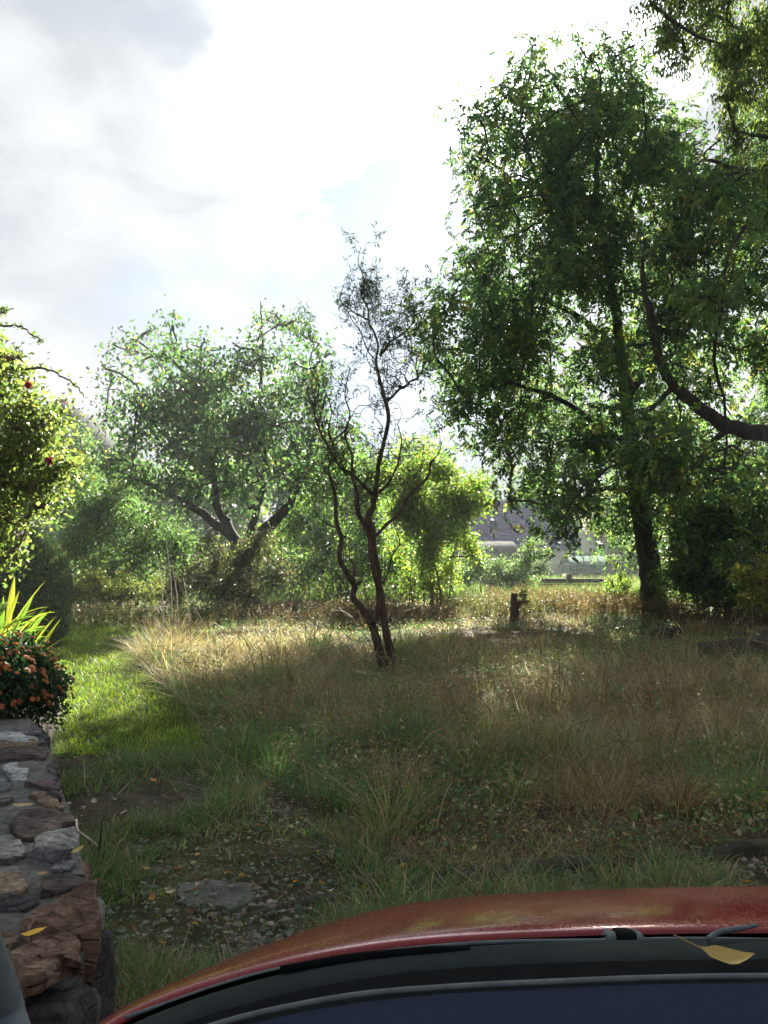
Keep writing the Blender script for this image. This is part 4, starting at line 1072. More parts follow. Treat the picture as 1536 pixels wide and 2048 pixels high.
# far backdrop of garden trees, one by one
bt = [(-60, 46, 1000, 110), (60, 52, 1010, 90), (330, 44, 990, 110), (470, 48, 960, 110), (600, 40, 980, 95), (720, 46, 960, 80), (820, 50, 950, 70), (930, 62, 990, 60), (1060, 66, 1020, 70), (1290, 60, 990, 90), (1400, 44, 1010, 110), (1530, 48, 990, 120), (1660, 40, 980, 120), (-220, 40, 960, 130), (1180, 78, 1030, 50)]
places = ['beyond the picture edge on the left', 'behind the gabled house', 'behind the fruit tree on its left side', 'directly behind the fruit tree crown', 'behind and right of the fruit tree', 'behind the willow stems',
          'behind the bright hazel shrub', 'left of the blue roofed house', 'behind the blue roofed house', 'behind the big trunk', 'behind the right understory', 'behind the far right shrub', 'beyond the picture edge on the right', 'at the far left end of the garden row', 'far off above the greenhouse']
for i, (px, Y, py, rp) in enumerate(bt):
    cl_ = []
    for k_ in range(6):
        cl_.append((px + rng.normal() * rp * .5, py + abs(rng.normal()) * rp * .45 - rp * .25, rp * rng.uniform(.4, .62)))
    cl_.append((px, 1070, rp * .6)); cl_.append((px + rp * .5, 1110, rp * .55)); cl_.append((px - rp * .5, 1105, rp * .5))
    root = thing('garden_tree', 'bushy %s background tree %s' % (['yellow-green', 'dark green', 'mid green'][i % 3], places[i]), 'tree', (P(px, 1100, Y).x, Y, 0), 'trees beyond the garden')
    tree(root, [pl(Y, (px, 1165, 24), (px + 4, 1090, 16), (px - 4, py, 8))], cl_, Y, 120, 5200, .34, .20, [YG, DG, YG[:2] + DG[:2]][i % 3], [3, 3, 2, 1], sig=.5, dj=1.2, twig_r=.03, droop=.3)
# low woody mass closing the horizon
def horizon():
    a = Acc()
    n = 30000
    x = rng.uniform(-75, 90, n); y = 74 + rng.normal(size=n) * 2.5
    top = 2.2 + 2.6 * fbm(x * .09, y * 0, 15, 3)
    z = top * rng.random(n) ** .8
    leaves(a, np.stack([x, y, z], 1), unit(rng.normal(size=(n, 3))), .85, .6, pick(DG + YG[:1], [3, 3, 2, 1, 2], n))
    o = a.build('hedgerow', M_leafdark); tag(o, 'distant dark hedge line closing the view behind the gardens', 'hedge', None, 'stuff')
horizon()

# ------------------------------------------------------------------ left plants
# climbing rose
ro = thing('climbing_rose', 'tall yellow-green climbing rose with a few red blooms at the left edge', 'climbing rose', (-4.3, 7.0, .3))
ro_cl = [(-60, 760, 70), (30, 740, 42), (80, 860, 55), (20, 830, 70), (90, 930, 50), (30, 920, 80), (120, 960, 30), (40, 1010, 70), (90, 1010, 36), (5, 1070, 32), (-60, 900, 110), (-80, 1020, 90), (-20, 700, 45), (-90, 650, 70), (60, 790, 40), (12, 1115, 12), (130, 920, 18)]
D_R = 7.0
ro_limbs = [pl(D_R, (-120, 1400, 22), (-110, 1150, 18), (-70, 980, 14), (-40, 860, 10), (-20, 740, 7)), pl(D_R, (-100, 1400, 16), (-30, 1150, 12), (30, 1000, 9), (50, 880, 6)),
            pl(D_R, (-60, 700, 6), (0, 652, 5), (40, 656, 4), (72, 674, 3), (88, 684, 2)), pl(D_R, (20, 745, 6), (70, 735, 5), (110, 745, 4), (150, 768, 3), (168, 795, 2)), pl(D_R, (-30, 640, 5), (5, 625, 4), (14, 618, 3))]
tree(ro, ro_limbs, ro_cl, D_R, 460, 17500, .050, .034, [(.10, .13, .040), (.08, .11, .036), (.14, .155, .042), (.17, .15, .045)], [3, 3, 2.5, .8], bark=M_twig, sig=.085, dj=.3, mult=4, twig_r=.004, seg=.12, trunk_names=('stems',), crown_name='foliage', droop=.25)
# leaves on the arching shoots
a = Acc()
for sh in ro_limbs[2:]:
    sp, sr = smooth_path(sh[0], sh[1], 14)
    m = 46
    i = rng.integers(2, len(sp), m)
    leaves(a, sp[i] + rng.normal(size=(m, 3)) * .012, unit(rng.normal(size=(m, 3)) * .8 + [0, 0, .2]), .045, .022, pick([(.06, .08, .03), (.09, .11, .03)], [1, 1], m))
part(a, 'shoot_leaves', M_leaf, ro)
def bloom(n_rings=3, petals=7, r=.035, cup=.6, seed=0, col=(.3, .02, .03)):
    a = Acc(); rr = random.Random(seed)
    for ring in range(n_rings):
        f = 1 - ring * .28
        for k_ in range(petals):
            th = 2 * math.pi * (k_ + .5 * (ring % 2)) / petals
            d = np.array([math.cos(th), math.sin(th), 0]); s_ = np.array([-math.sin(th), math.cos(th), 0])
            z0 = ring * r * .12
            tip = d * r * f + np.array([0, 0, z0 + r * cup * (.3 + ring * .35)])
            mid = d * r * f * .55 + np.array([0, 0, z0 + r * .08])
            w_ = r * .42 * f
            v = [np.array([0, 0, z0 - r * .1]), mid + s_ * w_, tip, mid - s_ * w_]
            a.add(v, quads=[(0, 1, 2, 3)], col=np.array(col) * rr.uniform(.75, 1.25))
    return a
rose_mesh = bloom(3, 7, .042, .9, 3, (.20, .018, .035)).build('rose_bloom', M_petal, link=False).data
for px, py in [(20, 718), (98, 922), (55, 770)]:
    o = bpy.data.objects.new('rose_bloom', rose_mesh); C.objects.link(o); o.parent = ro
    o.location = P(px, py, D_R - .35) - ro.location; o.rotation_euler = (rng.uniform(.4, 1.4), 0, rng.uniform(0, 6))
# clipped conifer
tj = thing('clipped_conifer', 'rounded dark green clipped conifer behind the orange flower bush', 'conifer', (P(35, 1200, 12.8).x, 12.8, 0))
tcx = tj.location.x
a = Acc(); n = 30000
u = rng.random(n); th = rng.random(n) * 2 * np.pi
Ht = 1.93; 
hh = u ** .9
rad = .80 * np.sqrt(np.clip(1 - np.clip((hh - .42) / .58, 0, 1) ** 2.2, 0, 1)) * (.84 + .16 * np.clip(hh / .3, 0, 1))
rad = rad * (1 - .10 * rng.random(n)) + (fbm(th * 3, hh * 6, 9, 3) - .5) * .09 + (rng.random(n) - .5) * .02
p = np.stack([tcx + rad * np.cos(th), 12.8 + rad * np.sin(th), hh * Ht], 1)
nout = unit(np.stack([np.cos(th), np.sin(th), np.clip((hh - .4) * 2.2, 0, 3)], 1))
leaves(a, p, unit(nout * .5 + np.array([0, 0, .9]) + rng.normal(size=(n, 3)) * .35), .06, .026, pick([(.06, .105, .058), (.075, .125, .06), (.19, .19, .06)], [4, 3, 1.4], n))
part(a, 'foliage', M_leafdark, tj)
a = Acc(); tube(a, [(tcx, 12.8, -.05), (tcx, 12.8, .9), (tcx, 12.8, 1.6)], [.07, .05, .02], k=8, cap=True); part(a, 'trunk', M_bark, tj)
a = Acc(); 
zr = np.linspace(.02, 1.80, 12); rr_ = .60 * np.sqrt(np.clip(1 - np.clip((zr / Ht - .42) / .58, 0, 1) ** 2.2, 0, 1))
tube(a, [(tcx, 12.8, z) for z in zr], rr_, k=20, col=(.02, .03, .015)); part(a, 'inner_hull', mat_noise('inner_hull', (.02, .028, .014), (.035, .045, .02), scale=20), tj)  # dark closed hull filling the inside of the foliage
# red shrub behind it
shrub('barberry_shrub', 'small dark red-leaved shrub peeking out behind the clipped conifer', 'shrub', 105, 14.5,
      [(100, 1100, 13), (108, 1115, 13), (117, 1130, 12), (122, 1160, 8), (95, 1130, 12), (110, 1190, 14)], 6, 40, 1500, .045, .03, [(.16, .015, .025), (.10, .012, .02), (.20, .04, .03)], (2, 2, 1), sig=.05, stemr=.008, spread=.2, dj=.1)
# strap-leaved plant
sp_ = Vector((P(-6, 1200, 6.3).x, 6.3, .34))
st = thing('strap_leaf_plant', 'clump of glossy yellow-green strap leaves above the orange flowers', 'plant', tuple(sp_))
def strap(az, L, arch, w):
    n = 7; pts = []
    for i in range(n):
        t = i / (n - 1)
        r_ = L * (.75 * t * (1 - .15 * t) + arch * .5 * t ** 2); z = L * (.95 * t - arch * 1.05 * t ** 2.2)
        pts.append((math.cos(az) * r_, math.sin(az) * r_, z))
    pts = np.array(pts); sd = np.array([-math.sin(az), math.cos(az), 0]); a = Acc(); vs = []
    for i, p in enumerate(pts):
        t = i / (n - 1); ww = w * (math.sin(math.pi * min(.97, .18 + .8 * t))) * .5
        vs += [p - sd * ww, p + np.array([0, 0, -ww * .5]), p + sd * ww]
    q = []
    for i in range(n - 1):
        b_ = i * 3; q += [(b_, b_ + 1, b_ + 4, b_ + 3), (b_ + 1, b_ + 2, b_ + 5, b_ + 4)]
    g = rng.uniform(.8, 1.2)
    a.add(np.array(vs), quads=q, col=np.array([.10, .155, .026]) * g if rng.random() < .75 else np.array([.20, .19, .03]) * g)
    return a
lm = [strap(0, .36 * f, ar, .045).build('leaf', M_leaf, link=False).data for f, ar in ((1, .3), (1.15, .15), (.9, .55), (1.05, .7), (.8, .05), (1.2, .45))]
for i in range(170):
    o = bpy.data.objects.new('leaf', lm[i % 6]); C.objects.link(o); o.parent = st
    r_ = .38 * rng.random() ** .6; th_ = rng.random() * 6.28
    o.location = (r_ * math.cos(th_) - .08, r_ * math.sin(th_) * .6, .08 + .62 * rng.random() * (1 - r_)); o.rotation_euler = (rng.normal() * .1, rng.normal() * .1, th_ + rng.normal() * .7)
    s_ = rng.uniform(.75, 1.15); o.scale = (s_, s_, s_)
# chrysanthemum
mc = Vector((P(0, 1330, 5.35).x, 5.35, .33))
mu = thing('chrysanthemum_bush', 'domed bush of orange-brown chrysanthemums standing at the end of the stone wall', 'flower bush', tuple(mc))
a = Acc(); n = 15000
th = rng.random(n) * 2 * np.pi; ct = rng.random(n); 
rr_ = .42 * (.70 + .30 * rng.random(n)) * (1 + (fbm(th * 2, ct * 4, 3, 3) - .5) * .42 + .12 * (rng.random(n) < .04))
sn = np.sqrt(1 - (ct * 1.0) ** 2)
p = np.stack([mc.x + rr_ * sn * np.cos(th), mc.y + rr_ * sn * np.sin(th), mc.z + .18 + rr_ * ct * .98 - .22 * (rng.random(n) < .35) * rng.random(n)], 1)
leaves(a, p, unit(rng.normal(size=(n, 3)) + [0, 0, .3]), .034, .024, pick([(.028, .058, .024), (.022, .045, .022), (.045, .08, .028)], [3, 3, 1], n))
part(a, 'foliage', M_leafdark, mu)
a = Acc()
for i in range(60):
    th_ = rng.random() * 6.28; r_ = .38 * rng.random() ** .5; z_ = .2 + .25 * (1 - r_ / .4)
    tube(a, [(mc.x + r_ * .35 * math.cos(th_), mc.y + r_ * .35 * math.sin(th_), mc.z - .06), (mc.x + r_ * .8 * math.cos(th_), mc.y + r_ * .8 * math.sin(th_), mc.z + z_ * .6), (mc.x + r_ * math.cos(th_), mc.y + r_ * math.sin(th_), mc.z + z_)], [.005, .004, .003], k=4)
part(a, 'stems', M_twig, mu)
def mum(seed, c1, c2):
    a = Acc(); r = .024
    for ring, (f, z_, m) in enumerate(((1, 0, 11), (.8, .004, 10), (.55, .007, 8))):
        for k_ in range(m):
            th = 2 * math.pi * (k_ + .5 * ring) / m; d = np.array([math.cos(th), math.sin(th), 0]); s_ = np.array([-math.sin(th), math.cos(th), 0])
            v = [np.array([0, 0, z_]), d * r * f * .6 + s_ * r * .2 + [0, 0, z_ + .004], d * r * f + [0, 0, z_ + .001], d * r * f * .6 - s_ * r * .2 + [0, 0, z_ + .004]]
            a.add(v, quads=[(0, 1, 2, 3)], col=np.array(c1) * rng.uniform(.75, 1.2))
    k_ = np.arange(8) * 2 * np.pi / 8
    v = np.concatenate([np.stack([np.cos(k_) * r * .30, np.sin(k_) * r * .30, np.full(8, .009)], 1), [[0, 0, .014]]])
    a.add(v, tris=[(i, (i + 1) % 8, 8) for i in range(8)], col=c2)
    return a.build('flower', M_petal, link=False).data
mums = [mum(0, (.40, .115, .020), (.24, .12, .02)), mum(1, (.30, .065, .016), (.14, .05, .012)), mum(2, (.54, .22, .05), (.30, .10, .02))]
for i in range(290):
    # crowded towards the top, scattered singly on the flank, as in the photo
    ctv = 1 - rng.random() ** 1.0 * .95 if i < 215 else rng.random() * .7
    th_ = rng.random() * 2 * math.pi
    if i < 240: th_ = -math.pi / 2 + rng.normal() * 1.2
    snv = math.sqrt(max(0, 1 - ctv ** 2)); nv = Vector((snv * math.cos(th_), snv * math.sin(th_), ctv))
    fr_ = float(fbm(np.array([th_ * 2.2]), np.array([ctv * 5]), 7, 2)[0])
    if fr_ < .34 and i < 165: continue
    o = bpy.data.objects.new('flower', mums[i % 3]); C.objects.link(o); o.parent = mu
    sc_ = 1 + (float(fbm(np.array([(th_ % 6.2832) * 2]), np.array([ctv * 4]), 3, 3)[0]) - .5) * .42
    o.location = Vector((nv.x * .452 * sc_, nv.y * .452 * sc_, .18 + nv.z * .445 * sc_))
    q_ = (nv + Vector((rng.normal() * .2, rng.normal() * .2, .35))).normalized().to_track_quat('Z', 'Y'); o.rotation_euler = q_.to_euler()
    s_ = rng.uniform(.5, 1.1); o.scale = (s_, s_, s_)
# filler greenery on the raised bed
weeds('bed_plants', 'low leafy plants filling the raised bed around the flower bush', [(-4.4, -2.75, 5.0, 6.4)], [(.05, .075, .03), (.07, .09, .03), (.09, .075, .04)], .35, 500, .05)
for o_ in [bpy.data.objects['bed_plants']]:
    o_.location.z += .36
# ------------------------------------------------------------------ buildings
M_paint = lambda n, c, r=.7: mat_noise(n, tuple(np.array(c) * .82), tuple(np.array(c) * 1.12), scale=3, bump=.15, rough=max(r, .8), spec=.03)
M_siding = M_paint('siding', (.30, .33, .31)); M_roofdark = M_paint('roof_dark', (.045, .05, .055)); M_brickred = M_paint('chimney_red', (.30, .06, .04))
M_purple = mat_noise('roof_blue', (.022, .022, .095), (.034, .032, .14), scale=3, rough=1, bump=.1, spec=.0); M_wallw = M_paint('render_white', (.55, .55, .52)); M_glassy, tg, og = newmat('greenhouse_glass')
pb = tg.nodes.new('ShaderNodeBsdfPrincipled'); pb.inputs['Base Color'].default_value = (.20, .34, .30, 1); pb.inputs['Roughness'].default_value = .4; pb.inputs['Alpha'].default_value = .5; pb.inputs['Specular IOR Level'].default_value = .2
pb.inputs['Roughness'].default_value = .8; pb.inputs['Specular IOR Level'].default_value = .02; pb.inputs['Base Color'].default_value = (.11, .20, .17, 1)
tg.links.new(pb.outputs[0], og.inputs['Surface'])
M_frame = M_paint('frame_alu', (.10, .16, .13), .4); M_corr = mat_noise('corrugated_sheet', (.085, .088, .085), (.14, .14, .135), scale=3, rough=1, bump=.1, spec=.02); M_shed = M_paint('shed_wood', (.10, .085, .07)); M_rooftile = M_paint('roof_pinkish', (.20, .14, .14))
# gabled house, left, 45 m
HG = 45.0
ap = P(120, 808, HG); rt = P(262, 965, HG)
slope = (ap.z - rt.z) / (rt.x - ap.x)
ev_dx = 5.6; ev_z = ap.z - slope * ev_dx
gh = thing('gabled_house', 'grey boarded house gable with steep dark roof behind the rose', 'house', (ap.x, HG, 0))
a = Acc()
v = [(-ev_dx, 0, 0), (ev_dx, 0, 0), (ev_dx, 0, ev_z), (0, 0, ap.z - .1), (-ev_dx, 0, ev_z), (-ev_dx, 9, 0), (ev_dx, 9, 0), (ev_dx, 9, ev_z), (0, 9, ap.z - .1), (-ev_dx, 9, ev_z)]
v = np.array(v) * 1.0 + np.array([ap.x, HG, 0]); v[:, 0] = ap.x + (v[:, 0] - ap.x) * .97
a.add(v, quads=[(0, 1, 2, 4), (1, 6, 7, 2), (5, 0, 4, 9)], tris=[(4, 2, 3)]); a.add(v, quads=[(6, 5, 9, 7)], tris=[(7, 9, 8)])
part(a, 'wall', M_siding, gh)
z_ = 0.3
while z_ < ap.z - .5:      # siding boards, each lapping the one below
    half = ev_dx * .96 if z_ < ev_z else (ap.z - .15 - z_) / slope * .96
    a = Acc(); x0, x1 = ap.x - half, ap.x + half
    a.add([(x0, HG - .03, z_ + .24), (x1, HG - .03, z_ + .24), (x1, HG - .07, z_), (x0, HG - .07, z_), (x0, HG - .005, z_), (x1, HG - .005, z_), (x0, HG - .005, z_ + .24), (x1, HG - .005, z_ + .24)], quads=[(3, 2, 1, 0), (4, 5, 2, 3), (0, 1, 7, 6)])
    part(a, 'siding_board', M_siding, gh); z_ += .27
for sg in (-1, 1):
    a = Acc(); dx = sg * (ev_dx + .4); zz_ = ap.z - slope * (ev_dx + .4)
    y0, y1 = HG - .45, HG + 9.4
    v = [(ap.x, y0, ap.z), (ap.x + dx, y0, zz_), (ap.x + dx, y1, zz_), (ap.x, y1, ap.z)]
    v += [(p[0], p[1], p[2] + .22) for p in v]
    a.add(v, quads=[(0, 1, 2, 3), (7, 6, 5, 4), (0, 4, 5, 1), (1, 5, 6, 2), (3, 2, 6, 7)]); part(a, 'roof_slope', M_roofdark, gh)
a = Acc(); cz = P(117, 800, HG).z; box(a, ap.x - .22, ap.x + .02, HG + .6, HG + .9, ap.z - .6, cz + .10); box(a, ap.x - .26, ap.x + .06, HG + .56, HG + .94, cz + .102, cz + .16)
part(a, 'chimney', M_brickred, gh)
M_pane = mat_noise('window_glass', (.03, .04, .05), (.06, .07, .08), scale=1, rough=.1, bump=0, spec=.8)
for wx in (-1.5, 1.6):
    a = Acc(); x0 = ap.x + wx
    for b_ in ((x0 - .55, x0 - .47, 3.4, 4.9), (x0 + .47, x0 + .55, 3.4, 4.9), (x0 - .47, x0 + .47, 4.82, 4.9), (x0 - .47, x0 + .47, 3.4, 3.48), (x0 - .03, x0 + .03, 3.48, 4.82)):
        box(a, b_[0], b_[1], HG - .14, HG - .02, b_[2], b_[3])
    w_ = part(a, 'window', M_wallw, gh)
    a = Acc(); box(a, x0 - .47, x0 + .47, HG - .10, HG - .075, 3.48, 4.82); a.build('pane', M_pane, parent=w_)
# blue-roofed house
HB = 60.0
r0 = P(925, 1003, HB); r1 = P(1125, 1003, HB); e0 = P(905, 1090, HB - 4)
bh = thing('blue_roofed_house', 'house with a dark blue-violet tiled roof between the shrub and the big tree', 'house', (r0.x + 3, HB, 0))
a = Acc(); nrow = 15
rz0, rz1 = e0.z - .3, r0.z
for i in range(nrow):
    t0, t1 = i / nrow, (i + 1) / nrow
    y0 = HB - 4 + 4 * t0; y1 = HB - 4 + 4 * t1; z0 = rz0 + (rz1 - rz0) * t0; z1 = rz0 + (rz1 - rz0) * t1
    a.add([(r0.x - .4, y0, z0 + .07), (r1.x + .4, y0, z0 + .07), (r1.x + .4, y1, z1), (r0.x - .4, y1, z1), (r0.x - .4, y0, z0), (r1.x + .4, y0, z0)], quads=[(0, 1, 2, 3), (4, 5, 1, 0)])
a.add([(r0.x - .4, HB, rz1), (r1.x + .4, HB, rz1), (r1.x + .4, HB + 4, rz0), (r0.x - .4, HB + 4, rz0)], quads=[(0, 1, 2, 3)])
part(a, 'roof', M_purple, bh)
a = Acc(); box(a, r0.x, r1.x, HB - 3.8, HB + 3.8, 0, rz0 + .1)
a.add([(r0.x, HB - 3.8, rz0 + .1), (r0.x, HB + 3.8, rz0 + .1), (r0.x, HB, rz1 - .1), (r1.x, HB - 3.8, rz0 + .1), (r1.x, HB + 3.8, rz0 + .1), (r1.x, HB, rz1 - .1)], tris=[(0, 1, 2), (3, 5, 4)])
part(a, 'wall', M_wallw, bh)
a = Acc(); box(a, r0.x - .4, r1.x + .4, HB - .08, HB + .08, rz1 + .003, rz1 + .14); part(a, 'ridge', M_wallw, bh)
# pink-brown roofed house far behind the greenhouse
HP = 66.0
q0, q1 = P(1150, 1040, HP), P(1262, 1040, HP)
ph = thing('far_house', 'pale house with pinkish brown roof far behind the greenhouse', 'house', (q0.x + 2, HP, 0))
a = Acc(); zt = P(1180, 1022, HP).z; ze = P(1180, 1078, HP).z
a.add([(q0.x, HP - 3.5, ze), (q1.x, HP - 3.5, ze), (q1.x, HP, zt), (q0.x, HP, zt), (q0.x, HP + 3.5, ze), (q1.x, HP + 3.5, ze)], quads=[(0, 1, 2, 3), (3, 2, 5, 4)]); part(a, 'roof', M_rooftile, ph)
a = Acc(); box(a, q0.x + .3, q1.x - .3, HP - 3.2, HP + 3.2, 0, ze); a.add([(q0.x + .3, HP - 3.2, ze), (q0.x + .3, HP + 3.2, ze), (q0.x + .3, HP, zt - .1)], tris=[(0, 1, 2)]); part(a, 'wall', M_wallw, ph)
a = Acc(); bx_ = P(1208, 1045, HP - 2).x; box(a, bx_ - .9, bx_ + .9, HP - 3.3, HP - 1, ze + .2, zt - .3); d_ = part(a, 'dormer', M_wallw, ph)
a = Acc(); box(a, bx_ - .6, bx_ + .6, HP - 3.36, HP - 3.303, ze + .45, zt - .5); a.build('window', M_pane, parent=d_)
# white garden house bits seen at the right edge
HR = 40.0
c0, c1 = P(1385, 1100, HR), P(1475, 1100, HR)
wh = thing('white_outbuilding', 'white walled outbuilding glimpsed through the right understory', 'outbuilding', (c0.x + 1, HR, 0))
a = Acc(); box(a, c0.x, c1.x + 2.5, HR, HR + 4, 0, 2.7); part(a, 'wall', M_wallw, wh)
a = Acc(); a.add([(c0.x - .2, HR - .3, 2.7), (c1.x + 2.7, HR - .3, 2.7), (c1.x + 2.7, HR + 4.3, 3.5), (c0.x - .2, HR + 4.3, 3.5), (c0.x - .2, HR - .3, 2.82), (c1.x + 2.7, HR - .3, 2.82), (c1.x + 2.7, HR + 4.3, 3.62), (c0.x - .2, HR + 4.3, 3.62)], quads=[(0, 3, 2, 1), (4, 5, 6, 7), (0, 1, 5, 4), (0, 4, 7, 3), (1, 2, 6, 5)]); part(a, 'roof', M_roofdark, wh)
# corrugated shed
HS = 42.0
s0, s1 = P(926, 1108, HS), P(1050, 1108, HS); t0_, t1_ = P(962, 1083, HS + 2), P(1026, 1083, HS + 2)
sh = thing('corrugated_shed', 'low shed with pale corrugated roof beside the yellow-green shrub', 'shed', (s0.x + 1.5, HS, 0))
a = Acc(); nc = 48; v = []
for i in range(nc + 1):
    t = i / nc; dz = .03 * (i % 2)
    p = s0.lerp(s1, t); q_ = t0_.lerp(t1_, t)
    v += [(p.x, p.y, p.z + dz), (q_.x, q_.y, q_.z + dz), (p.x, p.y + .02, p.z - .10), (q_.x + (q_.x - p.x) * .0, q_.y + 2, p.z + dz)]
q = []
for i in range(nc):
    b_ = i * 4; q += [(b_, b_ + 4, b_ + 5, b_ + 1), (b_ + 2, b_ + 6, b_ + 4, b_), (b_ + 1, b_ + 5, b_ + 7, b_ + 3)]
a.add(np.array(v), quads=q); part(a, 'roof', M_corr, sh)
a = Acc(); box(a, s0.x + .25, s1.x - .25, HS + .3, HS + 3.8, 0, s0.z - .12); part(a, 'wall', M_shed, sh)
# greenhouse
HGn = 48.0
g0, g1 = P(1141, 1155, HGn), P(1216, 1155, HGn)
zt_ = P(1180, 1105, HGn).z; ze_ = P(1180, 1130, HGn).z
gn = thing('greenhouse', 'small glass greenhouse with pitched roof seen under the big tree', 'greenhouse', (g0.x + 1, HGn, 0))
ridge_y = HGn + 1.1; gx0, gx1 = g0.x, g1.x; z0 = g0.z
a = Acc(); box(a, gx0, gx1, HGn, HGn + 2.2, 0, z0 + .18); part(a, 'base', M_paint('base_yellowish', (.35, .32, .20)), gn)
def bar(a, p, q_, r=.025): tube(a, [p, q_], [r, r], k=4)
a = Acc(); ncol = 5
xs_ = [gx0 + (gx1 - gx0) * i / ncol for i in range(ncol + 1)]
for x in xs_:
    bar(a, (x, HGn, z0 + .18), (x, HGn, ze_)); bar(a, (x, HGn, ze_), (x, ridge_y, zt_)); bar(a, (x, HGn + 2.2, z0 + .18), (x, HGn + 2.2, ze_)); bar(a, (x, HGn + 2.2, ze_), (x, ridge_y, zt_))
for p, q_ in (((gx0, HGn, ze_), (gx1, HGn, ze_)), ((gx0, ridge_y, zt_), (gx1, ridge_y, zt_)), ((gx0, HGn, z0 + .2), (gx1, HGn, z0 + .2)), ((gx0, HGn + 2.2, ze_), (gx1, HGn + 2.2, ze_)), ((gx0, HGn, ze_), (gx0, HGn + 2.2, ze_)), ((gx1, HGn, ze_), (gx1, HGn + 2.2, ze_)), ((gx0, HGn, (z0 + ze_) / 2 + .1), (gx1, HGn, (z0 + ze_) / 2 + .1))): bar(a, p, q_, .03)
part(a, 'frame', M_frame, gn)
for i in range(ncol):
    xa, xb = xs_[i] + .03, xs_[i + 1] - .03
    for (ya, za, yb, zb) in ((HGn, z0 + .21, HGn, ze_ - .03), (HGn + .03, ze_ + .03, ridge_y - .03, zt_ - .03), (HGn + 2.17, ze_ + .03, ridge_y + .03, zt_ - .03), (HGn + 2.2, z0 + .21, HGn + 2.2, ze_ - .03)):
        a = Acc(); dn_ = np.array([0, .006, .006]); v = np.array([(xa, ya, za), (xb, ya, za), (xb, yb, zb), (xa, yb, zb)]); a.add(np.concatenate([v, v + dn_]), quads=[(0, 1, 2, 3), (7, 6, 5, 4), (0, 4, 5, 1), (2, 6, 7, 3)]); part(a, 'pane', M_glassy, gn)
# low timber edging / wall in front of the greenhouse
HL = 33.0
le = thing('timber_edging', 'dark low retaining edge of old timbers in front of the greenhouse', 'retaining wall', (P(1160, 1170, HL).x, HL, 0))
l0, l1 = P(1075, 1160, HL), P(1262, 1160, HL); lz = P(1160, 1157, HL).z
M_oldwood = mat_noise('old_timber', (.035, .028, .022), (.11, .09, .07), scale=5, bump=.6, stretch=(.3, 3, 3), c3=(.06, .05, .04))
for r_ in range(3):
    a = Acc(); za = r_ * lz / 3; Lw = (l1.x - l0.x)
    box(a, l0.x + .1 * r_, l1.x - .15 * r_, HL + .03 * r_, HL + .22 + .03 * r_, za + .01, za + lz / 3 - .01); part(a, 'timber', M_oldwood, le)
a = Acc(); pxp = P(1137, 1150, HL).x; tube(a, [(pxp, HL - .12, -.05), (pxp, HL - .12, .5), (pxp + .02, HL - .12, P(0, 1148, HL).z)], [.13, .13, .12], k=7, cap=True, rough=.2); part(a, 'post', M_oldwood, le)
# overhead wire and its poles (hidden behind the crowns)
pa, pb_ = P(560, 905, 40), P(1290, 862, 44)
for i, (p_, lab) in enumerate(((pa, 'wooden pole carrying the wire behind the fruit tree'), (pb_, 'wooden pole carrying the wire behind the big tree crown'))):
    up_ = thing('utility_pole', lab, 'pole', (p_.x, p_.y, 0)); a = Acc(); tube(a, [(p_.x, p_.y, -.1), (p_.x, p_.y, p_.z * .5), (p_.x, p_.y, p_.z + .3)], [.13, .11, .09], k=8, cap=True); part(a, 'mast', M_oldwood, up_)
    a = Acc(); box(a, p_.x - .5, p_.x + .5, p_.y - .15, p_.y - .08, p_.z - .06, p_.z + .02); part(a, 'crossarm', M_oldwood, up_)
a = Acc(); t = np.linspace(0, 1, 30)[:, None]; w_ = np.array(pa) * (1 - t) + np.array(pb_) * t; w_[:, 2] -= (4 * t * (1 - t) * .35)[:, 0]; w_[:, 1] -= .12
tube(a, w_, .018, k=4); o = a.build('overhead_wire', M_roofdark, loc=tuple(w_[0])); tag(o, 'thin dark overhead wire crossing the sky right of the willow', 'wire')

# ------------------------------------------------------------------ meadow things
sp0 = Pz(1028, 1257, 0)
a = Acc(); D0 = sp0.y
pts, rad = pl(D0, (1027, 1264, 21), (1028, 1240, 17), (1029, 1215, 17), (1028, 1203, 14), (1029, 1187, 13))
spth, srad = smooth_path(pts, rad, 4); tube(a, spth, srad, k=10, rough=.18, cap=True)
p2, r2 = pl(D0, (1032, 1216, 12), (1038, 1208, 10), (1042, 1203, 9)); tube(a, p2, r2, k=8, rough=.15, cap=True)
o = a.build('tree_stump', M_barkwillow, loc=(sp0.x, sp0.y, 0)); tag(o, 'short sawn-off forked trunk standing like a post in the far meadow', 'stump')
def log_(name, label, cat, p0, p1, r, mat, k=9, sag=0, rough=.12):
    a = Acc(); t = np.linspace(0, 1, 9)[:, None]; p = np.array(p0) * (1 - t) + np.array(p1) * t; p[:, 2] -= (4 * t * (1 - t) * sag)[:, 0]; p[1:-1] += rng.normal(size=(7, 3)) * r * .12
    tube(a, p, np.linspace(r[0], r[1], 9) if isinstance(r, tuple) else r, k=k, cap=True, rough=rough); o = a.build(name, mat, loc=tuple(p0)); tag(o, label, cat); return o
M_mosswood = mat_noise('mossy_wood', (.018, .014, .011), (.055, .07, .02), scale=5, bump=.8, c3=(.03, .027, .017), bscale=20, dist=.02)
def log2(name, label, cat, p0, p1, r0, r1, mat, n=9, j=.1, sag=0, **kw):
    a = Acc(); t = np.linspace(0, 1, n)[:, None]; p = np.array(p0) * (1 - t) + np.array(p1) * t; p[:, 2] -= (4 * t * (1 - t) * sag)[:, 0]
    p[1:-1] += rng.normal(size=(n - 2, 3)) * r0 * j; tube(a, p, np.linspace(r0, r1, n), cap=True, **kw); o = a.build(name, mat, loc=tuple(p0)); tag(o, label, cat); return o
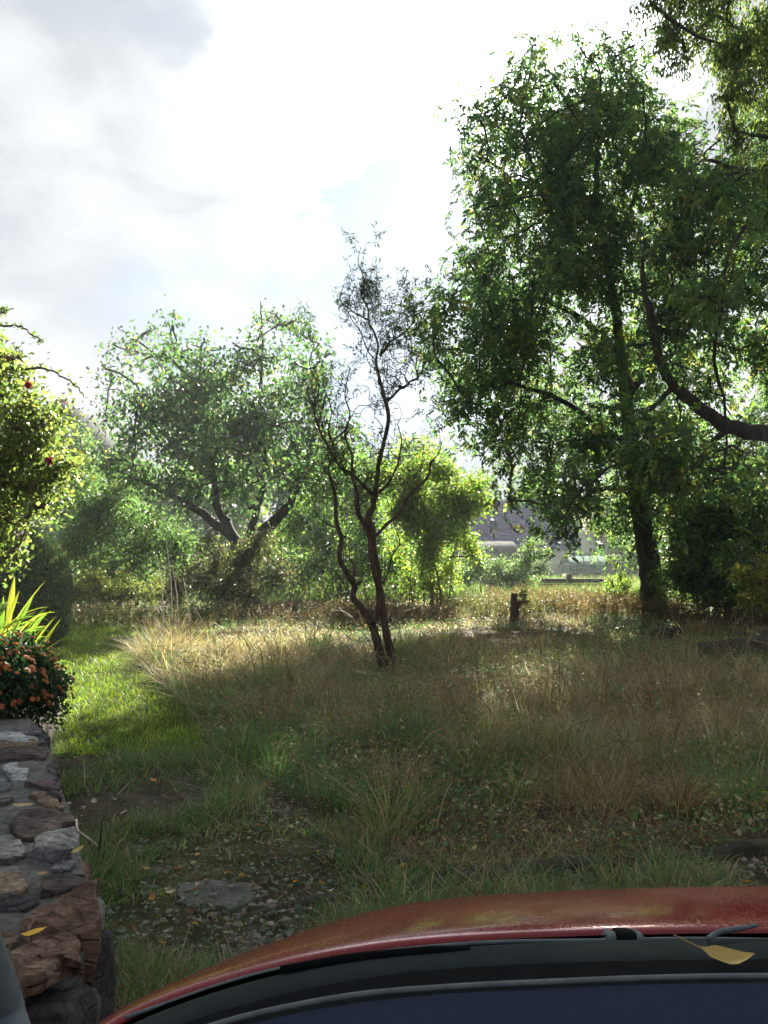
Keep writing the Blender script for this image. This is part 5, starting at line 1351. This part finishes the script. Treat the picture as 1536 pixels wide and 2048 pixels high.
log2('log', 'short mossy log lying in the grass before the big tree', 'log', Pz(1312, 1270, .18), P(1356, 1262, 13.6), .10, .08, M_mosswood, k=10, rough=.15)
# dark beam at the right edge
a = Acc(); b0, b1 = P(1400, 1300, 10.8), P(1640, 1275, 10.0)
dxb = (b1 - b0); ang = math.atan2(dxb.y, dxb.x); Mx = Matrix.Translation(b0) @ Matrix.Rotation(ang, 4, 'Z') @ Matrix.Rotation(-math.atan2(dxb.z, Vector((dxb.x, dxb.y)).length), 4, 'Y')
box(a, 0, dxb.length, -.06, .06, -.16, .10, M=Mx)
o = a.build('wooden_beam', M_oldwood, loc=tuple(b0)); tag(o, 'dark weathered timber beam propped in the grass at the right edge', 'beam')
a = Acc(); b0 = P(1530, 1330, 10.3); tube(a, [(b0.x, b0.y, -.05), (b0.x, b0.y, .3), (b0.x + .02, b0.y, P(0, 1255, 10.3).z)], [.05, .05, .045], k=7, cap=True)
o = a.build('wooden_post', M_oldwood, loc=(b0.x, b0.y, 0)); tag(o, 'dark upright post holding the weathered beam at the right edge', 'post')
# mossy timber edge across the near ground
pts_ = [(505, 1822), (640, 1800), (760, 1790), (900, 1772), (1010, 1755), (1200, 1735), (1400, 1716), (1536, 1704), (1700, 1690)]
w3 = [Pz(a_, b_, 0.0) for a_, b_ in pts_]
a = Acc(); v = []
dd_ = densify(w3, .025)
for i, p in enumerate(dd_):
    n1 = mnoise.noise(Vector((p.x * 5, 0, 0))) * .03; n2 = mnoise.noise(Vector((p.x * 16, 4, 0))) * .02 + mnoise.noise(Vector((p.x * 3, 9, 0))) * .035 + mnoise.noise(Vector((p.x * 50, 9, 0))) * .012
    top = (.040 + n2) * min(1, max(.25, (p.x - w3[0].x) / 1.0))
    v += [(p.x, p.y - .045 + n1, -.03), (p.x, p.y - .045 + n1, top - .012), (p.x, p.y - .02 + n1, top), (p.x, p.y + .035, top + n1 * .4), (p.x, p.y + .05, top - .02), (p.x, p.y + .05, -.03)]
q = []
for i in range(len(dd_) - 1):
    for j in range(5): q.append((i * 6 + j, (i + 1) * 6 + j, (i + 1) * 6 + j + 1, i * 6 + j + 1))
a.add(np.array(v), quads=q); o = a.build('edging_board', M_mosswood, loc=tuple(w3[0])); tag(o, 'mossy rotten edging board lying across the ground just beyond the bonnet', 'edging board')
# sticks and dry stalks, each its own thing
def stick(name, label, cat, px, mat, k=5, side=()):
    a = Acc(); pts = [P(q_[0], q_[1], q_[2]) for q_ in px]; rad = [q_[3] for q_ in px]
    sp, sr = smooth_path(pts, rad, 5); tube(a, sp, sr, k=k, rough=.15, cap=True)
    for s_ in side:
        pts = [P(q_[0], q_[1], q_[2]) for q_ in s_]; sp, sr = smooth_path(pts, [q_[3] for q_ in s_], 4); tube(a, sp, sr, k=4, cap=True)
    o = a.build(name, mat, loc=tuple(P(px[0][0], px[0][1], px[0][2]))); tag(o, label, cat); return o
def gd(py): return Pz(768, py, 0).y
g1_ = gd(1748)
stick('dead_twig', 'blackish dead twig sticking up beside the wall edge', 'twig', [(182, 1770, g1_, .008), (190, 1735, g1_, .007), (198, 1700, g1_, .006), (204, 1640, g1_, .003)], M_bark,
      side=[[(186, 1752, g1_, .005), (205, 1720, g1_ - .03, .004), (210, 1680, g1_, .002)], [(194, 1715, g1_, .004), (180, 1690, g1_, .003), (172, 1668, g1_ + .02, .002)], [(203, 1641, g1_, .003), (218, 1640, g1_, .0025), (221, 1656, g1_, .002)]])
stick('bent_twig', 'pale bent twig leaning against the wall edge', 'twig', [(152, 1640, 3.05, .006), (154, 1660, 3.0, .006), (163, 1668, 3.0, .0055), (190, 1688, 3.05, .004), (196, 1698, 3.1, .002)], M_drywood)
gw = gd(1530)
stick('thin_stick', 'long thin grey stick lying where the lawn meets the bare track', 'stick', [(235, 1590, gd(1590), .004), (262, 1562, gd(1560), .005), (282, 1545, gd(1540), .005), (305, 1528, gd(1528) - .02, .004), (400, 1520, gd(1520), .003)], M_drywood)
stick('dry_branch', 'curved straw-coloured dead stem arching in the middle meadow', 'branch', [(760, 1438, 8.0, .008), (780, 1415, 7.95, .008), (797, 1396, 7.9, .008), (808, 1384, 7.9, .007), (816, 1392, 7.85, .006), (812, 1415, 7.85, .004)], M_drywood)
stick('dry_branch', 'fallen pale branch lying right of the arching dead stem', 'branch', [(800, 1450, 7.3, .010), (840, 1468, 7.1, .012), (880, 1487, 6.9, .010), (905, 1500, 6.8, .007)], M_drywood)
stick('dry_branch', 'long whitish dead stem bent over the rusty grass clump', 'branch', [(1085, 1422, 6.6, .004), (1100, 1445, 6.5, .006), (1112, 1480, 6.35, .006), (1130, 1510, 6.2, .005)], M_drywood)
stick('dry_branch', 'short white stick on the ground right of the cut stump', 'branch', [(1040, 1235, 16.0, .016), (1050, 1244, 15.9, .018), (1060, 1248, 15.8, .012)], M_drywood)
stick('dry_branch', 'pale broken stick in the grass left of the rusty clump', 'branch', [(938, 1290, 12.2, .010), (955, 1305, 12.0, .012), (970, 1318, 11.8, .008)], M_drywood)
for i, (px, t_, y_, lab) in enumerate([(320, 1110, 12.4, 'tall bare dry weed stalk leftmost above the straw mound'), (338, 1078, 12.0, 'tallest bare dry weed stalk above the straw mound'), (350, 1130, 12.2, 'bare dry weed stalk in the middle of the straw mound group'), (372, 1155, 12.5, 'short bare dry weed stalk right of the straw mound group')]):
    stick('dry_stalk', lab, 'stalk', [(px + 10, 1330, y_, .009), (px + 6, 1240, y_, .009), (px + 3, (1240 + t_) / 2, y_, .007), (px - 6, t_, y_, .003)], M_drywood, side=[[(px + 5, 1215, y_, .004), (px - 8, 1180, y_, .003), (px - 16, 1160, y_, .002)]])
for o_ in bpy.data.objects:
    if o_.name.startswith('dry_stalk'): o_['group'] = 'dry stalks above the straw mound'

# yellow fallen leaves that can be told apart
def leafshape(L, W, curl, stem=True, seed=0):
    rr = random.Random(seed); a = Acc(); n = 7; prof = [.05, .55, .92, 1.0, .82, .45, .02]; v = []
    for i in range(n):
        t = i / (n - 1); x = L * t; zc = curl * L * (t - .5) ** 2 * 1.5
        w_ = W * .5 * prof[i]; e = curl * W * .5 * prof[i] + rr.uniform(-1, 1) * .02 * L
        v += [(x, -w_, zc + e), (x, 0, zc), (x, w_, zc + e * .7)]
    q = []
    for i in range(n - 1): b_ = i * 3; q += [(b_, b_ + 1, b_ + 4, b_ + 3), (b_ + 1, b_ + 2, b_ + 5, b_ + 4)]
    return np.array(v), q
def fallen_leaf(label, p, L, W, col, rot, curl=.35, stem=0, name='fallen_leaf', grp='yellow fallen leaves'):
    a = Acc(); v, q = leafshape(L, W, curl, seed=int(L * 1e4)); c_ = np.array(col) * np.linspace(.85, 1.15, len(v))[:, None]; a.add(v, quads=q, col=c_)
    o = a.build(name, M_petal, loc=(0, 0, 0)); o.location = p; o.rotation_euler = rot; tag(o, label, 'leaf', grp)
    if stem:
        a = Acc(); t = np.linspace(0, 1, 6); tube(a, np.stack([-stem * t, .12 * stem * np.sin(t * 2), .35 * stem * t ** 1.5 + curl * L * .375], 1), np.linspace(.0011, .0007, 6), k=5, col=(.35, .25, .12)); s_ = a.build('leaf_stem', M_petal); s_.parent = o
    return o
YL = (.55, .30, .035)
fallen_leaf('bright yellow leaf on the big brown stone of the wall', P(42, 1885, 1.93) + Vector((0, 0, .012)), .060, .026, (.75, .45, .03), (R(8), R(-12), R(12)), grp='fallen leaves on the wall')
fallen_leaf('small ochre leaf on the mortar above the rusty corner stone', Pz(72, 1750, WZ + .02), .035, .026, (.38, .22, .07), (0, 0, R(20)), grp='fallen leaves on the wall')
fallen_leaf('beige leaf on the wall above the broad brown stone', Pz(24, 1614, WZ + .03), .095, .045, (.50, .36, .17), (0, R(-4), R(-5)), grp='fallen leaves on the wall')
fallen_leaf('pale yellow leaf on the lower slate at the wall edge', Pz(143, 1708, WZ + .035), .045, .02, (.48, .36, .10), (R(15), R(-20), R(40)), grp='fallen leaves on the wall')
lf = [(305, 1808, 'orange-brown leaf in the grass near the stone wall', (.36, .17, .04), .045), (355, 1786, 'pale folded leaf on the edge of the concrete slab', (.42, .36, .22), .05), (332, 1890, 'ochre leaf on the dark earth left of the bonnet', (.42, .28, .06), .04), (585, 1770, 'bright orange leaf left of the mossy edging', (.62, .30, .03), .035),
      (793, 1770, 'bright yellow leaf on the green tuft near the bonnet', (.75, .50, .03), .045), (800, 1735, 'small yellow leaf above the green tuft near the bonnet', (.65, .42, .04), .03), (735, 1768, 'brown curled leaf near the bonnet', (.28, .13, .05), .04), (945, 1770, 'cream leaf on the black soil behind the edging', (.55, .50, .36), .04),
      (1478, 1763, 'big yellow leaf at the bonnet edge on the right', (.72, .42, .03), .055), (655, 1787, 'white leaf under the weeds just beyond the edging', (.50, .50, .44), .035), (1215, 1545, 'rusty leaf in the middle meadow grass', (.36, .18, .05), .05), (215, 1545, 'tan leaf at the near end of the lawn', (.45, .30, .12), .05),
      (313, 1565, 'orange leaf on the bare track by the lawn', (.55, .28, .05), .06), (222, 1320, 'yellow leaf lying on the sunlit lawn', (.7, .45, .05), .07), (270, 1862, 'dark rust leaf in the grass by the near end of the wall', (.26, .10, .04), .04), (1290, 1755, 'pale green leaf beside the bonnet edge', (.35, .36, .14), .045),
      (425, 1817, 'pale leaf on the near edge of the concrete slab', (.42, .36, .24), .03), (187, 1602, 'cream leaf on the dirt next to the wall', (.52, .48, .36), .05), (240, 1632, 'cream leaf in the middle of the dirt patch', (.52, .48, .38), .045), (300, 1745, 'ochre leaf standing in the grass beyond the slab', (.40, .24, .06), .045)]
for px, py, lab, cc, L_ in lf:
    p = Pz(px, py, .03); fallen_leaf(lab, Vector((p.x, p.y, float(gz(np.array([p.x]), np.array([p.y]))[0]) + .035)), L_, L_ * .62, cc, (rng.normal() * .4, rng.normal() * .3 - .2, rng.random() * 6.28), curl=.5)
# ------------------------------------------------------------------ the car
def grid_obj(name, rows, mat, parent, sub=2, solid=0):
    v = np.array([[tuple(p) for p in r] for r in rows]); ny, nx = v.shape[:2]
    i = (np.arange(ny - 1)[:, None] * nx + np.arange(nx - 1)[None]).ravel()
    a = Acc(); a.add(v.reshape(-1, 3), quads=np.stack([i, i + 1, i + nx + 1, i + nx], 1))
    o = a.build(name, mat, parent=parent, smooth=True)
    if sub:
        m = o.modifiers.new('sub', 'SUBSURF'); m.levels = sub; m.render_levels = sub
    if solid:
        m = o.modifiers.new('sol', 'SOLIDIFY'); m.thickness = solid; m.offset = -1
    return o
def mat_car():
    m, t, out = newmat('car_paint_red')
    p = t.nodes.new('ShaderNodeBsdfPrincipled'); p.inputs['Metallic'].default_value = .15; p.inputs['Specular IOR Level'].default_value = .25
    p.inputs['Roughness'].default_value = .34; p.inputs['Coat Weight'].default_value = .28; p.inputs['Coat Roughness'].default_value = .03
    tcn = t.nodes.new('ShaderNodeTexCoord')
    n1 = t.nodes.new('ShaderNodeTexNoise'); n1.inputs['Scale'].default_value = 9; n1.inputs['Detail'].default_value = 8; t.links.new(tcn.outputs['Object'], n1.inputs['Vector'])
    r = t.nodes.new('ShaderNodeValToRGB'); r.color_ramp.elements[0].color = (.13, .002, .005, 1); r.color_ramp.elements[1].color = (.17, .004, .007, 1); r.color_ramp.elements[0].position = .4; r.color_ramp.elements[1].position = .7
    t.links.new(n1.outputs['Fac'], r.inputs[0]); t.links.new(r.outputs[0], p.inputs['Base Color'])
    n2 = t.nodes.new('ShaderNodeTexNoise'); n2.inputs['Scale'].default_value = 16; n2.inputs['Detail'].default_value = 3; t.links.new(tcn.outputs['Object'], n2.inputs['Vector'])
    b = t.nodes.new('ShaderNodeBump'); b.inputs['Strength'].default_value = .03; b.inputs['Distance'].default_value = .006; t.links.new(n2.outputs['Fac'], b.inputs['Height'])
    n3 = t.nodes.new('ShaderNodeTexNoise'); n3.inputs['Scale'].default_value = 260; n3.inputs['Detail'].default_value = 2; t.links.new(tcn.outputs['Object'], n3.inputs['Vector'])
    r3 = t.nodes.new('ShaderNodeMapRange'); r3.inputs[1].default_value = .5; r3.inputs[2].default_value = .75; r3.inputs[3].default_value = .20; r3.inputs[4].default_value = .5; t.links.new(n3.outputs['Fac'], r3.inputs[0]); t.links.new(r3.outputs[0], p.inputs['Roughness'])
    t.links.new(b.outputs[0], p.inputs['Coat Normal'])
    t.links.new(p.outputs[0], out.inputs['Surface']); return m
M_car = mat_car()
M_plastic = mat_noise('cowl_plastic', (.007, .012, .0125), (.012, .019, .019), scale=20, rough=.85, bump=.1, spec=.10)
M_black = mat_noise('black_rubber', (.003, .004, .005), (.006, .007, .008), scale=30, rough=.95, bump=.1, spec=.03)
M_dash = mat_noise('dashboard_plastic', (.006, .011, .026), (.010, .017, .036), scale=200, rough=.9, bump=.35, bscale=900, dist=.0008, spec=.15)
M_greytrim = mat_noise('grey_trim', (.06, .075, .085), (.10, .12, .13), scale=60, rough=.8, bump=.1)  # lighter blue-grey for trim lines, ribs, dash edge and pillar
car = thing('parked_car', 'dark red car bonnet with black cowl and dark blue dashboard in the foreground', 'car', (.45, .4, 0))
rear = [(60, 2190, .72), (190, 2050, .86), (330, 1985, .90), (500, 1930, .93), (700, 1885, .95), (900, 1862, .97), (1200, 1849, .98), (1536, 1845, .98), (1900, 1850, .97), (2300, 1880, .94), (2700, 1960, .88)]
crest = [(75, 2160, .80), (200, 2038, .95), (335, 1975, 1.05), (520, 1900, 1.20), (700, 1835, 1.34), (870, 1798, 1.42), (1170, 1783, 1.46), (1536, 1777, 1.47), (1900, 1781, 1.46), (2300, 1815, 1.38), (2700, 1920, 1.2)]
rr0 = [P(*q_) for q_ in rear]; cr0 = [P(*q_) for q_ in crest]
rows = []
rows.append([p + Vector((0, -.012, -.030)) for p in rr0])
rows.append([p + Vector((0, -.010, -.006)) for p in rr0])
rows.append([p + Vector((0, .004, .000)) for p in rr0])
for t in (.25, .5, .78):
    rows.append([a_.lerp(b_, t) + Vector((0, 0, .020 * 4 * t * (1 - t) * ((b_ - a_).length / .5))) for a_, b_ in zip(rr0, cr0)])
rows.append(cr0)
rows.append([p + Vector((0, .22, -.125)) * ((p - q_).length / .5) for p, q_ in zip(cr0, rr0)])
rows.append([p + Vector((0, .38, -.30)) * ((p - q_).length / .5) for p, q_ in zip(cr0, rr0)])
rows.append([p + Vector((0, .45, -.55)) * ((p - q_).length / .5) for p, q_ in zip(cr0, rr0)])
hood = grid_obj('bonnet', rows, M_car, car, 3)
# front bumper and fenders below the bonnet line (not in view, closes the body)
fr = rows[-1]; fend = [fr, [p + Vector((0, .04, -.15)) for p in fr], [Vector((p.x, p.y + .02, .18)) for p in fr]]
grid_obj('front_bumper', fend, M_car, car, 1)
lf_ = [r_[0] for r_ in rows[2:]]
grid_obj('fender', [lf_, [Vector((p.x - .04, p.y, p.z - .08)) for p in lf_], [Vector((p.x - .05, p.y, .3)) for p in lf_]], M_car, car, 1)
rf_ = [r_[-1] for r_ in rows[2:]]
grid_obj('fender', [[Vector((p.x + .05, p.y, .3)) for p in rf_], [Vector((p.x + .04, p.y, p.z - .08)) for p in rf_], rf_], M_car, car, 1)
# panel gap, cowl, glass edge
def off(pts, dpy, dY, k=1.0):
    out = []
    for (px, py, Y) in pts: out.append(P(px, py + dpy, Y + dY))
    return out
gapr = [off(rear, 7, -.012), off(rear, 12, -.03), off(rear, 20, -.05)]
gapr[0] = [p + Vector((0, 0, -.02)) for p in gapr[0]]; gapr[1] = [p + Vector((0, 0, -.012)) for p in gapr[1]]
grid_obj('bonnet_seal', gapr, M_black, car, 1)
g2_ = [off(rear, 18, -.048), off(rear, 24, -.06), off(rear, 44, -.10), off(rear, 66, -.13), off(rear, 74, -.15)]
g2_[0] = [p + Vector((0, 0, -.014)) for p in g2_[0]]; g2_[4] = [p + Vector((0, 0, -.02)) for p in g2_[4]]
grid_obj('cowl_panel', g2_, M_plastic, car, 2)
g3_ = [off(rear, 72, -.148), off(rear, 92, -.18), off(rear, 120, -.23), off(rear, 150, -.28)]
grid_obj('windscreen_edge', g3_, M_black, car, 1)
a = Acc()
sp, sr = smooth_path([P(x_, y_, Y_) for x_, y_, Y_ in [(250, 2036, .84), (330, 2008, .86), (500, 1952, .885), (700, 1912, .90), (960, 1886, .915), (1215, 1881, .92), (1400, 1878, .92), (1700, 1884, .92)]], [.0022] * 8, 6)
tube(a, sp, sr, k=6); part(a, 'trim_line', M_greytrim, car, smooth=True)
a = Acc()
sp, sr = smooth_path([P(x_, y_, Y_) for x_, y_, Y_ in [(560, 1940, .86), (700, 1918, .872), (860, 1903, .88), (940, 1899, .885)]], [.004, .0055, .0055, .003], 6)
tube(a, sp, sr, k=6, cap=True); wb_ = part(a, 'wiper_blade', M_black, car, smooth=True)
a = Acc(); sp, sr = smooth_path([P(x_, y_, Y_) for x_, y_, Y_ in [(1415, 1878, .89), (1440, 1864, .90), (1480, 1857, .91), (1515, 1850, .92)]], [.0028, .003, .003, .002], 6); tube(a, sp, sr, k=6, cap=True); part(a, 'wiper_arm', M_greytrim, car, smooth=True)
# washer nozzle cover
def wedge(px0, px1, pxt0, pxt1, pyb, pyt, Y):
    b0, b1, t0, t1 = P(px0, pyb, Y), P(px1, pyb, Y), P(pxt0, pyt, Y + .02), P(pxt1, pyt, Y + .02)
    v = [b0, b1, t1, t0] + [p + Vector((0, .03, -.01)) for p in (b0, b1, t1, t0)]
    a = Acc(); a.add([tuple(p) for p in v], quads=[(0, 1, 2, 3), (4, 7, 6, 5), (0, 3, 7, 4), (1, 5, 6, 2), (3, 2, 6, 7), (0, 4, 5, 1)]); return a
part(wedge(1232, 1284, 1240, 1268, 1880, 1862, .915), 'washer_nozzle', M_black, car)
part(wedge(1214, 1234, 1222, 1230, 1882, 1864, .91), 'nozzle_rib', M_greytrim, car); part(wedge(1276, 1294, 1276, 1282, 1882, 1864, .91), 'nozzle_rib', M_greytrim, car)
part(wedge(812, 884, 820, 862, 1967, 1946, .80), 'sensor_cover', M_black, car)
# dashboard
dash = [(200, 2170, .56), (330, 2100, .58), (480, 2047, .60), (700, 2003, .62), (900, 1985, .63), (1100, 1975, .63), (1300, 1967, .635), (1536, 1963, .635), (1900, 1968, .63), (2400, 2010, .60)]
d0 = [P(*q_) for q_ in dash]
dr = [[p + Vector((0, .012, -.03)) for p in d0], [p + Vector((0, .010, -.004)) for p in d0], [p + Vector((0, 0, .0)) for p in d0], [p + Vector((0, -.012, -.001)) for p in d0], [p + Vector((0, -.08, .002)) for p in d0], [p + Vector((0, -.2, .0)) for p in d0], [p + Vector((0, -.34, -.03)) for p in d0], [p + Vector((0, -.38, -.2)) for p in d0]]
grid_obj('dashboard', dr, M_dash, car, 2)
a = Acc(); sp, sr = smooth_path([p + Vector((0, .006, .001)) for p in d0], [.0022] * len(d0), 5); tube(a, sp, sr, k=6, cap=True); part(a, 'dashboard_edge', M_greytrim, car, smooth=True)
# A-pillar at the lower left
a = Acc(); p0, p1 = P(-60, 2150, .52), P(-40, 1940, .50)
sp, sr = smooth_path([P(30, 2110, .50), P(4, 2030, .52), P(-40, 1940, .50), P(-160, 1700, .42), P(-400, 1200, .30)], [.012, .014, .017, .02, .022], 4); tube(a, sp, sr, k=10, cap=True); part(a, 'windscreen_pillar', M_greytrim, car, smooth=True)
# seats / body behind the camera are outside what the photo can see
fallen_leaf('large curled yellow leaf with a long stem resting below the windscreen', P(1396, 1912, .80), .052, .022, (.48, .34, .09), (R(22), R(5), R(-3)), curl=.55, stem=.026, grp='fallen leaves on the car')
# ------------------------------------------------------------------ air
hz = Acc(); box(hz, -90, 100, -6, 90, -1.2, 26)  # added scattering volume that stands in for the windscreen's veiling glare
mh, th_, oh = newmat('veil')
pv = th_.nodes.new('ShaderNodeVolumePrincipled'); pv.inputs['Color'].default_value = (.86, .93, 1, 1)
pv.inputs['Density'].default_value = 0.0010; pv.inputs['Anisotropy'].default_value = 0.35
th_.links.new(pv.outputs[0], oh.inputs['Volume'])
o = hz.build('glare_veil', mh); tag(o, 'thin pale scattering over the whole garden, added to stand in for windscreen glare', None, None, 'stuff')
